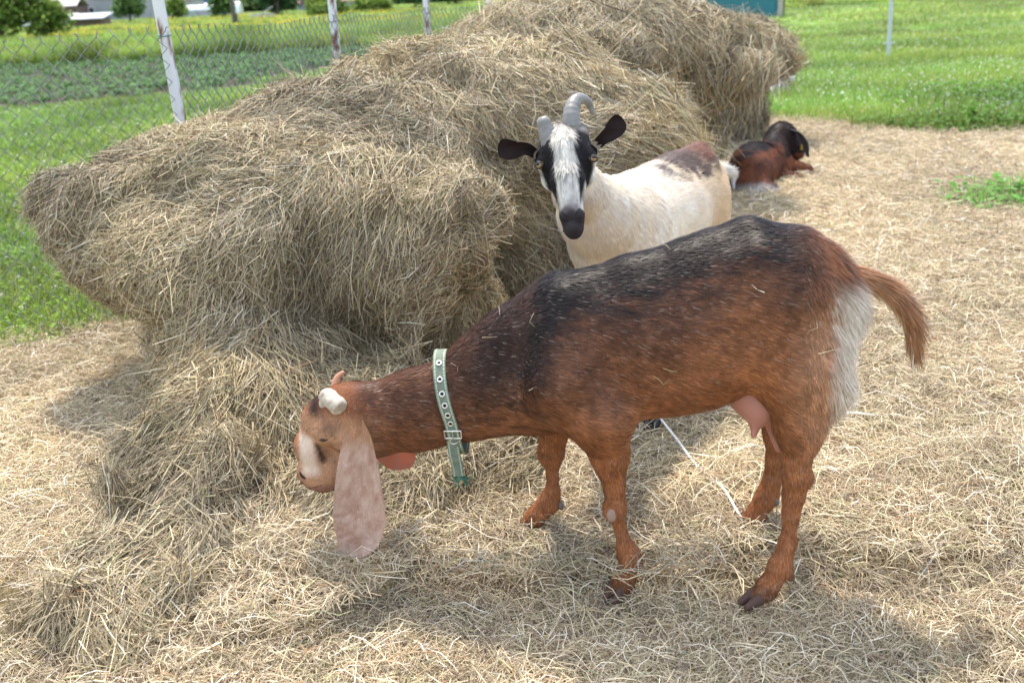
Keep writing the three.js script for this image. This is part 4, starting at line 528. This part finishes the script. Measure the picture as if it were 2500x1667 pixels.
// ---------------------------------------------------------------- grass, weeds, flowers
function sprig(w, segs, bend) { const pos = [], idx = []; for (let i = 0; i <= segs; i++) { const t = i / segs, r = w * (1 - t * t) + 0.002; pos.push(-r, t * (1 - 0.3 * bend * t), bend * t * t, r, t * (1 - 0.3 * bend * t), bend * t * t); } for (let i = 0; i < segs; i++) { const a = i * 2; idx.push(a, a + 1, a + 2, a + 1, a + 3, a + 2); } const g = new THREE.BufferGeometry(); g.setAttribute('position', new THREE.Float32BufferAttribute(pos, 3)); g.setIndex(idx); g.computeVertexNormals(); return g; }
function leaf(l, w) { const g = new THREE.BufferGeometry(); g.setAttribute('position', new THREE.Float32BufferAttribute([0, 0, 0, w * 0.7, 0.06 * l, l * 0.35, w * 0.6, 0.1 * l, l * 0.7, 0, 0.02 * l, l, -w * 0.6, 0.1 * l, l * 0.7, -w * 0.7, 0.06 * l, l * 0.35], 3)); g.setIndex([0, 1, 5, 1, 2, 4, 1, 4, 5, 2, 3, 4]); g.computeVertexNormals(); return g; }
const BLADE3 = [sprig(0.028, 3, 0.35), sprig(0.02, 3, 0.75), sprig(0.035, 2, 0.15)], LEAF = leaf(1, 0.42), BUD = new THREE.IcosahedronGeometry(1, 0); if (!BUD.index) BUD.setIndex([...Array(BUD.attributes.position.count).keys()]);
const leafMat = new THREE.MeshPhysicalMaterial({ roughness: 0.85, vertexColors: true, side: THREE.DoubleSide, transmission: 0.35, thickness: 0, specularIntensity: 0.25 });
function turn(p, rx, ry, s) { return new THREE.Matrix4().compose(p, new THREE.Quaternion().setFromEuler(new THREE.Euler(rx, ry, 0, 'YXZ')), V(s, s, s)); }
const GREENS = [[0.28, 0.4, 0.085], [0.22, 0.35, 0.07], [0.34, 0.45, 0.11], [0.17, 0.29, 0.06], [0.42, 0.45, 0.17]];
const jc = (c, a = 0.75, b = 1.2) => { const k = rr(a, b); return c.map((x) => x * k); };
function turf(n, R, h, opt = {}) {
  const list = [];
  for (let i = 0; i < n; i++) {
    const r = R * Math.sqrt(rnd()), a = rnd() * 6.283, p = V(r * Math.cos(a), 0, r * Math.sin(a));
    if (rnd() < (opt.leaf ?? 0.1)) { p.y = rr(0.1, 0.7) * h; list.push([LEAF, turn(p, rr(-0.5, 0.5), rnd() * 6.283, rr(0.02, 0.045) * (opt.leafSize ?? 1)), jc(opt.leafCol ?? [0.18, 0.34, 0.045])]); }
    else list.push([BLADE3[Math.floor(rnd() * 3)], turn(p, rr(-0.25, 0.35), rnd() * 6.283, h * rr(0.5, 1.2)), jc(GREENS[Math.floor(rnd() * 5)])]);
  }
  for (let i = 0; i < (opt.flowers ?? 0); i++) { const r = R * Math.sqrt(rnd()), a = rnd() * 6.283; list.push([BUD, turn(V(r * Math.cos(a), h * rr(0.75, 1.15), r * Math.sin(a)), rnd(), rnd(), (opt.bud ?? 0.0075) * rr(0.6, 1.1)), jc(opt.flowerCol ?? [0.75, 0.75, 0.7], 0.85, 1.1)]); }
  return joined(list);
}
function carpet(name, label, category, geos, z0, z1, xr, step, scale, ok, tintK = 0.25, high = null) {
  const sets = geos.map((g) => new Copies(g, leafMat));
  for (let z = z0; z > z1;) {
    const D = -z, st = step(D), [xa, xb] = xr(D);
    for (let x0 = xa; x0 < xb; x0 += st) { const x = x0 + rr(-0.4, 0.4) * st, zz = z + rr(-0.4, 0.4) * st; if (!ok(x, zz)) continue; const a = rnd() * 6.283, n = fbm(x * 0.5, zz * 0.5, 3, 3), b = (1 + tintK * 1.6 * n) * rr(0.88, 1.1), y = 0.12 * noise(x * 0.9, zz * 0.9, 8); sets[Math.floor(rnd() * sets.length)].put(V(x, gh(x, zz) - 0.005, zz), V(Math.cos(a), 0, Math.sin(a)), V(0, 1, 0), scale(D) * rr(0.8, 1.25), [b * (1 + y), b, b * (1 - y)], 1, (high ? high(D) : 1) / Math.max(1, scale(D)) * rr(0.8, 1.2) * (1 + 0.55 * fbm(x * 0.8, zz * 0.8, 9, 2))); }
    z -= st;
  }
  for (const s of sets) { const m = s.build(name, scene); if (m) tag(m, label, category, label.split(' ').slice(0, 4).join(' '), 'stuff'); }
}
const left = (D) => -0.56 * D - 0.6, beyondFence = (x, z) => x < fenceX(z) + 0.05 && !inPen(x, z) && !inPotato(x, z);
const LAWN = [0, 1, 2].map((i) => turf(230, 0.26, 0.13, { leaf: 0.25, flowers: i ? 1 : 3 })), MEADOW = [0, 1, 2].map((i) => turf(230, 0.3, 0.16, { leaf: 0.3, flowers: i === 1 ? 6 : 1 })), WEEDS = [0, 1].map(() => turf(170, 0.26, 0.15, { leaf: 0.75, leafSize: 1.5, leafCol: [0.13, 0.29, 0.045], flowers: 2 })), TALL = [0, 1].map(() => turf(220, 0.4, 0.62, { leaf: 0.08, leafSize: 2 })), YELLOW = [0, 1].map(() => turf(170, 0.5, 0.6, { leaf: 0.1, flowers: 20, bud: 0.03, flowerCol: [0.7, 0.62, 0.08] }));
carpet('lawn_grass', 'bright green grass growing between fence and potato patch', 'grass', LAWN, -3.6, -20, (D) => [left(D), Math.min(3, 0.1 * D)], (D) => lerp(0.2, 0.42, sm(4, 16, D)), (D) => lerp(0.85, 1.5, sm(4, 16, D)), beyondFence, 0.4);
carpet('back_grass', 'green grass behind the hay and beside the potato rows', 'grass', LAWN, -13, -60, (D) => [-0.3 * D, 0.2 * D], (D) => lerp(0.45, 1.1, sm(14, 50, D)), (D) => lerp(1.5, 3.6, sm(14, 50, D)), (x, z) => !inPotato(x, z) && !inPen(x, z) && x < 2.2 + (-z - 13) * 0.16);
carpet('meadow_grass', 'sunny meadow grass with white clover beyond the straw', 'grass', MEADOW, -8.5, -62, (D) => [0.14 * D, 0.58 * D + 1], (D) => lerp(0.28, 1.25, sm(10, 50, D)), (D) => lerp(1, 3.6, sm(10, 50, D)), (x, z) => !inPen(x, z) && x >= 2.2 + (-z - 13) * 0.16 && -z < 62, 0.5);
carpet('meadow_weeds', 'leafy clover and weeds along the edge of the straw', 'weeds', WEEDS, -6, -15, (D) => [0.2 * D, 0.6 * D], (D) => 0.24, (D) => 1.05, (x, z) => !inPen(x, z) && (-z < 8 || noise(x * 0.8, z * 0.8, 5) > -0.1 + sm(10, 15, -z) * 0.7) && x > 2, 0.35);
carpet('dock_leaves', 'dark leafy clumps standing up at the meadow edge', 'weeds', WEEDS, -9.6, -13, (D) => [0.25 * D, 0.55 * D], () => 0.3, () => 1.1, (x, z) => !inPen(x, z) && noise(x * 0.9 + 3, z * 0.9, 2) > 0.45, 0.3, () => 1.5);
carpet('tall_grass', 'band of tall uncut grass behind the potato rows', 'grass', TALL, -36, -62, (D) => [left(D), -0.02 * D], (D) => lerp(0.5, 0.9, sm(36, 62, D)), (D) => lerp(1.2, 1.9, sm(36, 62, D)), (x, z) => x < 0.5, 0.4, (D) => 0.85);
carpet('yellow_flowers', 'yellow flowering weeds in the field towards the houses', 'flowers', YELLOW, -48, -125, (D) => [-0.42 * D, 0.08 * D], (D) => lerp(0.9, 2.4, sm(56, 130, D)), (D) => lerp(1.3, 3, sm(56, 130, D)), (x, z) => fbm(x * 0.06, z * 0.06, 1, 3) > 0.0, 0.25, () => 0.75);
carpet('field_grass', 'rough green field grass in the distance', 'grass', TALL, -60, -190, (D) => [-0.55 * D, 0.62 * D], (D) => lerp(1.2, 3.6, sm(60, 180, D)), (D) => lerp(1.8, 4.5, sm(60, 180, D)), (x, z) => x > 2 || fbm(x * 0.06, z * 0.06, 1, 3) < 0.5, 0.5, () => 0.6);
// ---------------------------------------------------------------- potato rows
{
  const kinds = [0, 1, 2].map(() => { const list = []; for (let i = 0; i < 46; i++) { const r = 0.2 * Math.sqrt(rnd()), a = rnd() * 6.283; list.push([LEAF, turn(V(r * Math.cos(a), 0.27 - r * 0.75 + rr(-0.07, 0.03), r * Math.sin(a)), rr(-0.3, 0.7), Math.PI / 2 - a + rr(-0.8, 0.8), rr(0.1, 0.16)), jc([0.085, 0.19, 0.05], 0.6, 1.4)]); } return joined(list); });
  const spots = []; for (let r = 0; r < 30; r++) for (let s = 0; s < 75; s++) { const z = -18.9 - r * 0.7 + rr(-0.1, 0.1) + s * 0.0, x = -26 + s * 0.37 + rr(-0.09, 0.09), zz = z - (x + 9) * 0.03; if (inPotato(x, zz) && x > left(-zz) - 0.5 && rnd() > 0.2) spots.push([x, zz]); }
  spots.sort((a, b) => b[1] - a[1]);
  const rest = kinds.map((k) => new Copies(k, leafMat)); const proto = kinds.map((k) => { const m = shadow(new THREE.Mesh(k, leafMat)); return m; });
  spots.forEach(([x, z], i) => { const k = Math.floor(rnd() * 3), s = rr(0.5, 0.85) * (1 + 0.25 * sm(-9, -4, x)), a = rnd() * 6.283; if (i < 300) { const m = proto[k].clone(); m.name = numbered('potato_plant'); m.position.set(x, gh(x, z) + 0.02, z); m.rotation.y = a; m.scale.setScalar(s); tag(m, 'leafy potato plant in the near rows of dark soil beyond the fence', 'potato plant', 'potato plants in rows'); scene.add(m); } else rest[k].put(V(x, gh(x, z) + 0.02, z), V(Math.cos(a), 0, Math.sin(a)), V(0, 1, 0), s, [1, 1, 1]); });
  for (const r of rest) { const m = r.build('potato_foliage', scene); if (m) tag(m, 'far potato plants merging into a mass of leaves', 'potato plants', 'far potato plants', 'stuff'); }
}
// ---------------------------------------------------------------- trees, houses and sheds far off
const barkMat = std(0.12, 0.09, 0.07);
function tree(x, z, h, rx, ry, n, cols, ls, label, name = 'leafy_tree') {
  const t = thing(name, [x, gh(x, z) - 0.05, z], label, 'tree', 'trees and bushes in the distance'), list = [], trunk = [tube([V(0, 0, 0), V(0.05 * h, h * 0.35, 0), V(0, h * 0.7, 0)], [h * 0.035, h * 0.025, h * 0.012], 7)];
  const lumps = []; for (let i = 0; i < 26; i++) { const a = rnd() * 6.283, e = rr(-0.6, 1), c = Math.sqrt(1 - Math.min(1, e * e) * 0.8) * rr(0.3, 0.8); lumps.push([V(Math.cos(a) * rx * c, h - ry + e * ry * 0.68, Math.sin(a) * rx * c), rr(0.28, 0.48)]); if (i < 9) trunk.push(tube([V(0, h * rr(0.2, 0.45), 0), lumps[i][0].clone().multiplyScalar(0.6).setY(lumps[i][0].y * 0.75), lumps[i][0]], [h * 0.014, h * 0.009, h * 0.003], 5)); }
  for (let i = 0; i < n; i++) { const [c, r] = lumps[i % 26], u = V(gauss(), gauss(), gauss()).normalize().multiplyScalar(Math.pow(rnd(), 0.4)), p = V(c.x + u.x * r * rx, c.y + u.y * r * ry, c.z + u.z * r * rx); list.push([LEAF, turn(p, rr(-1.2, 1.2), rnd() * 6.283, ls * rr(0.6, 1.3)), jc(cols[Math.floor(rnd() * cols.length)])]); }
  part('trunk', mergeGeometries(trunk), barkMat, t); part('crown', joined(list), leafMat, t); return t;
}
const YG = [[0.2, 0.3, 0.05], [0.15, 0.25, 0.04], [0.25, 0.33, 0.08]], DG = [[0.06, 0.13, 0.045], [0.08, 0.16, 0.05], [0.05, 0.1, 0.045]], MG = [[0.13, 0.23, 0.06], [0.1, 0.19, 0.05], [0.16, 0.26, 0.07]];
tree(-28.6, -63, 5.2, 2.6, 2.7, 5200, YG, 0.3, 'big yellow green bush behind the grass at the picture edge');
tree(-26.4, -64, 3.6, 1.7, 1.9, 2600, YG, 0.28, 'lower yellow green bush leaning out from the big one');
tree(-27.5, -138, 6.2, 3.1, 3.3, 4200, DG, 0.5, 'dark round tree left of the second fence post'); 
tree(-50, -150, 4.6, 2.4, 2.4, 2200, MG, 0.5, 'round green bush above the tunnel greenhouses');
tree(-46.5, -160, 3.4, 1.8, 1.7, 1500, YG, 0.5, 'small bright bush before the grey block wall');
tree(-37, -150, 4.4, 2.1, 2.3, 1800, MG, 0.5, 'thin pale tree behind the nearest fence post');
tree(-30, -190, 6.5, 4, 3.4, 2200, DG, 0.7, 'dark tree behind the plastic greenhouses'); 
tree(-18.5, -120, 2.7, 2.6, 1.7, 2200, YG, 0.42, 'bright green thicket between the second and third posts');
tree(-14, -125, 2.4, 3.0, 1.5, 2200, YG, 0.42, 'broad green thicket under the pink roofed barn');
tree(-11, -150, 4.6, 3.2, 2.4, 2200, MG, 0.55, 'green tree right of the pink roofed barn');
tree(-6, -170, 4.8, 3.4, 2.4, 2000, MG, 0.6, 'hazy green tree above the third post');
tree(-62, -140, 3, 2, 1.6, 1300, DG, 0.5, 'dark bush under the big white roof');
{ // woods on the skyline
  const s = new Copies(joined([...Array(260)].map(() => [LEAF, turn(V(gauss() * 1.1, Math.abs(gauss()) * 1.2, gauss()), rr(-1.2, 1.2), rnd() * 6.283, rr(0.35, 0.7)), jc(MG[Math.floor(rnd() * 3)])])), leafMat);
  for (let i = 0; i < 420; i++) { const x = rr(-190, 60), z = rr(-250, -330), b = rr(0.6, 1.1), a = rnd() * 6.283; s.put(V(x, gh(x, z), z), V(Math.cos(a), 0, Math.sin(a)), V(0, 1, 0), rr(2.2, 5), [b, b, b * 1.1]); }
  tag(s.build('distant_woods', scene), 'far off hazy green woods on the skyline', 'woods', 'woods on the skyline', 'stuff');
}
const px = (p, D) => (p - 1176) / 2400 * D - 0.0;
function gable(name, label, D, pxa, pxb, wallH, roofH, wall, roof, depth = 6, turnY = 0.2, windows = 0) {
  const xa = px(pxa, D), xb = px(pxb, D), w = xb - xa, b = thing(name, [(xa + xb) / 2, gh((xa + xb) / 2, -D) - 0.1, -D], label, 'building', null); b.rotation.y = turnY;
  part('wall', new THREE.BoxGeometry(w, wallH, depth).translate(0, wallH / 2, -depth / 2), wall, b);
  const sh = new THREE.Shape([[-depth / 2 - 0.4, 0], [0, roofH], [depth / 2 + 0.4, 0], [depth / 2 + 0.4, 0.12], [0, roofH + 0.12], [-depth / 2 - 0.4, 0.12]].map((q) => new THREE.Vector2(...q)));
  part('roof', new THREE.ExtrudeGeometry(sh, { depth: w + 0.6, bevelEnabled: false }).rotateY(Math.PI / 2).translate(-w / 2 - 0.3, wallH, -depth / 2), roof, b);
  for (let i = 0; i < windows; i++) { const wx = lerp(-w / 2, w / 2, (i + 0.7) / (windows + 0.4)); const f = part('window', new THREE.BoxGeometry(1.1, 1.2, 0.08).translate(wx, wallH * 0.5, 0.03), std(0.75, 0.75, 0.73), b); part('pane', new THREE.BoxGeometry(0.9, 1.0, 0.04).translate(wx, wallH * 0.5, 0.06), std(0.04, 0.05, 0.06, 0.1), f); }
  return b;
}
const grey = std(0.3, 0.31, 0.33), whiteRoof = std(0.72, 0.75, 0.76, 0.5), brownRoof = std(0.13, 0.08, 0.07), slate = std(0.4, 0.42, 0.46, 0.6), pinkRoof = std(0.5, 0.26, 0.26, 0.7);
gable('white_roofed_house', 'house with a big pale sheet roof above the yellow green bush', 175, 95, 172, 1.6, 2.9, std(0.4, 0.3, 0.24), whiteRoof, 8, 0.0, 2);
gable('brown_house', 'dark brown house left of the grey block wall', 200, 150, 262, 3.0, 1.6, brownRoof, std(0.5, 0.45, 0.46), 8, 0.1, 2);
gable('grey_block_building', 'long grey block building above the field', 210, 262, 432, 4.2, 1.4, grey, std(0.42, 0.42, 0.44), 9, 0.0, 3);
gable('grey_block_building', 'lower grey building right of the first fence post', 225, 425, 520, 3.2, 1.0, std(0.36, 0.35, 0.36), std(0.3, 0.22, 0.2), 8, 0, 2);
gable('pink_roofed_barn', 'low barn with pinkish roof by the second post', 190, 745, 880, 1.5, 1.3, std(0.4, 0.42, 0.48), pinkRoof, 7, 0, 0);
gable('small_shed', 'small shed with pale turquoise roof behind the tunnels', 165, 160, 208, 1.4, 0.5, std(0.3, 0.33, 0.36), std(0.55, 0.72, 0.72, 0.6), 3, 0, 0);
gable('blue_shed', 'blue sided shed behind the plastic greenhouses', 240, 515, 580, 3.4, 0.6, std(0.06, 0.12, 0.4), slate, 5, 0, 0);
{ // lean-to with grey roof in front of the tunnels
  const D = 118, b = thing('open_shed', [px(285, D), gh(px(285, D), -D), -D], 'low shed with flat grey roof before the tunnel greenhouses', 'shed');
  part('roof', new THREE.BoxGeometry(4.6, 0.1, 3.4).rotateX(0.16).translate(0, 1.35, 0), slate, b); part('wall', new THREE.BoxGeometry(3.6, 1.15, 2.4).translate(0.2, 0.57, -0.2), std(0.16, 0.11, 0.08), b);
  for (const s of [-1.9, 1.9]) part('post', new THREE.BoxGeometry(0.12, 1.15, 0.12).translate(s, 0.55, 1.3), std(0.2, 0.15, 0.12), b);
}
function tunnel(D, pxa, pxb, h, label, along = true) {
  const xa = px(pxa, D), xb = px(pxb, D), w = xb - xa, b = thing('tunnel_greenhouse', [(xa + xb) / 2, gh((xa + xb) / 2, -D) - 0.05, -D], label, 'greenhouse', 'plastic tunnel greenhouses'), film = std(0.72, 0.76, 0.74, 0.35), n = 16, r = 1.35;
  const prof = (i) => { const a = Math.PI * i / n; return [-Math.cos(a) * r, Math.pow(Math.sin(a), 0.8) * h]; }, pos = [], idx = []; for (let k = 0; k <= 8; k++) for (let i = 0; i <= n; i++) { const [c, y] = prof(i); pos.push(-w / 2 + w * k / 8, y + 0.02 * Math.sin(k * 3), c); } for (let k = 0; k < 8; k++) for (let i = 0; i < n; i++) { const a = k * (n + 1) + i; idx.push(a, a + 1, a + n + 1, a + 1, a + n + 2, a + n + 1); }
  const g = new THREE.BufferGeometry(); g.setAttribute('position', new THREE.Float32BufferAttribute(pos, 3)); g.setIndex(idx); g.computeVertexNormals(); part('cover', g, film, b);
  const sh = new THREE.Shape(); for (let i = 0; i <= n; i++) { const q = prof(i); i ? sh.lineTo(...q) : sh.moveTo(...q); } for (const s of [-1, 1]) part('end_wall', new THREE.ShapeGeometry(sh).rotateY(Math.PI / 2).translate(s * w / 2 * 1.001, 0, 0), std(0.62, 0.62, 0.5, 0.5), b);
  for (let k = 0; k <= 4; k++) { const pts = []; for (let i = 0; i <= n; i++) { const [c, y] = prof(i); pts.push(V(-w / 2 + w * k / 4, y + 0.03, c * 1.01)); } part('hoop', tube(pts, 0.03, 5), std(0.5, 0.52, 0.5), b); } return b;
}
tunnel(150, 188, 268, 1.75, 'cream tunnel greenhouse behind the flat roofed shed'); tunnel(152, 140, 186, 1.65, 'pale tunnel greenhouse half hidden by the yellow green bush');
tunnel(205, 438, 555, 2.1, 'long white plastic greenhouse right of the first post'); tunnel(190, 545, 622, 2.4, 'white greenhouse beside the utility pole');
{ // board fence before the greenhouses
  const D = 182, b = thing('board_fence', [px(515, D), gh(px(515, D), -D), -D], 'grey board fence in front of the white greenhouses', 'fence'); for (let i = 0; i < 7; i++) part('panel', new THREE.BoxGeometry(1.85, 0.95, 0.06).translate(-6 + i * 1.95, 0.75, 0), std(0.3 + 0.03 * (i % 3), 0.33 + 0.02 * (i % 2), 0.38), b); for (let i = 0; i < 8; i++) part('post', new THREE.BoxGeometry(0.12, 1.3, 0.12).translate(-6.98 + i * 1.95, 0.6, 0.05), std(0.2, 0.2, 0.22), b);
}
{ const D = 92, x = px(604, D), b = thing('utility_pole', [x, gh(x, -D), -D], 'dark wooden utility pole standing in the yellow field', 'pole'); part('pole', tube([V(0, 0, 0), V(-0.05, 3, 0), V(-0.1, 7, 0)], [0.17, 0.14, 0.11], 8), std(0.1, 0.09, 0.085), b); part('stub', tube([V(0.22, 0, 0), V(0.18, 1.2, 0)], [0.12, 0.12], 8), std(0.09, 0.08, 0.075), b); }
{ const D = 118, x = px(672, D), b = thing('board_pile', [x, gh(x, -D), -D], 'pile of pale boards under the dark round tree', 'boards'); for (let i = 0; i < 5; i++) part('board', new THREE.BoxGeometry(2.6, 0.07, 0.3).rotateY(rr(-0.2, 0.2)).rotateZ(i === 4 ? 0.5 : rr(-0.03, 0.03)).translate(rr(-0.4, 0.4), 0.5 + i * 0.1, rr(-0.3, 0.3)), std(0.5, 0.47, 0.46), b); }
{ // the teal shed
  const D = 46, xa = px(1560, D) + 2.1, xb = px(1792, D) + 2.1 - 2.1, b = thing('teal_shed', [px(1795, D), gh(10, -D), -D], 'teal corrugated metal shed wall above the far hay', 'shed'), n = 34, wd = 5.2, pos = [], idx = [], h = 2.6;
  for (let i = 0; i <= n; i++) { const x = -wd + wd * i / n, z = (i % 4 < 2 ? 0.05 : 0); pos.push(x, 0.05, z, x, h, z); if (i < n) idx.push(i * 2, i * 2 + 2, i * 2 + 1, i * 2 + 1, i * 2 + 2, i * 2 + 3); }
  const g = new THREE.BufferGeometry(); g.setAttribute('position', new THREE.Float32BufferAttribute(pos, 3)); g.setIndex(idx); part('corrugated_wall', g.toNonIndexed(), std(0.02, 0.17, 0.2, 0.5), b).geometry.computeVertexNormals();
  part('corner_trim', new THREE.BoxGeometry(0.22, h, 0.12).translate(0.12, h / 2, 0.02), std(0.42, 0.4, 0.32), b); part('side_wall', new THREE.BoxGeometry(0.1, h, 3).translate(0.26, h / 2, -1.5), std(0.05, 0.045, 0.04), b); part('roof', new THREE.BoxGeometry(wd + 0.6, 0.08, 3.4).translate(-wd / 2 + 0.1, h + 0.04, -1.5), std(0.3, 0.32, 0.33), b);
}
{ const x = 7.0, z = -19.3, b = thing('marker_post', [x, gh(x, z), z], 'lone pale grey metal post with a short crossbar in the meadow', 'post'); part('post', tube([V(0, -0.1, 0), V(0, 1, 0), V(0.02, 2.2, 0)], 0.036, 8), std(0.52, 0.55, 0.58, 0.6), b); part('crossbar', new THREE.BoxGeometry(0.2, 0.03, 0.03).translate(0, 0.32, 0), std(0.5, 0.52, 0.54, 0.6), b); part('sleeve', tube([V(0.01, 1.05, 0), V(0.01, 1.12, 0)], 0.044, 8), std(0.45, 0.47, 0.5, 0.6), b); }
{ const x = 3.52, z = -14.0, b = thing('white_sack', [x, gh(x, z), z], 'crumpled white sack in the grass beside the far stack', 'sack'); const f = field([ell([0, 0.08, 0], [0.22, 0.09, 0.16]), ell([0.14, 0.13, 0.02], [0.12, 0.1, 0.1], 0.05)], (d, X, Y, Z) => d - 0.03 * fbm(X * 12, Y * 12, Z * 12, 2)); const g = mesher(f, [-0.35, -0.02, -0.28], [0.4, 0.32, 0.28], 0.025); part('sack_body', g, std(0.5, 0.51, 0.54, 0.8), b); part('tied_neck', tube([V(0.2, 0.18, 0.02), V(0.27, 0.24, 0.03), V(0.33, 0.24, 0.06)], [0.03, 0.018, 0.045], 7), std(0.72, 0.73, 0.75, 0.8), b); }
renderer.render(scene, camera);
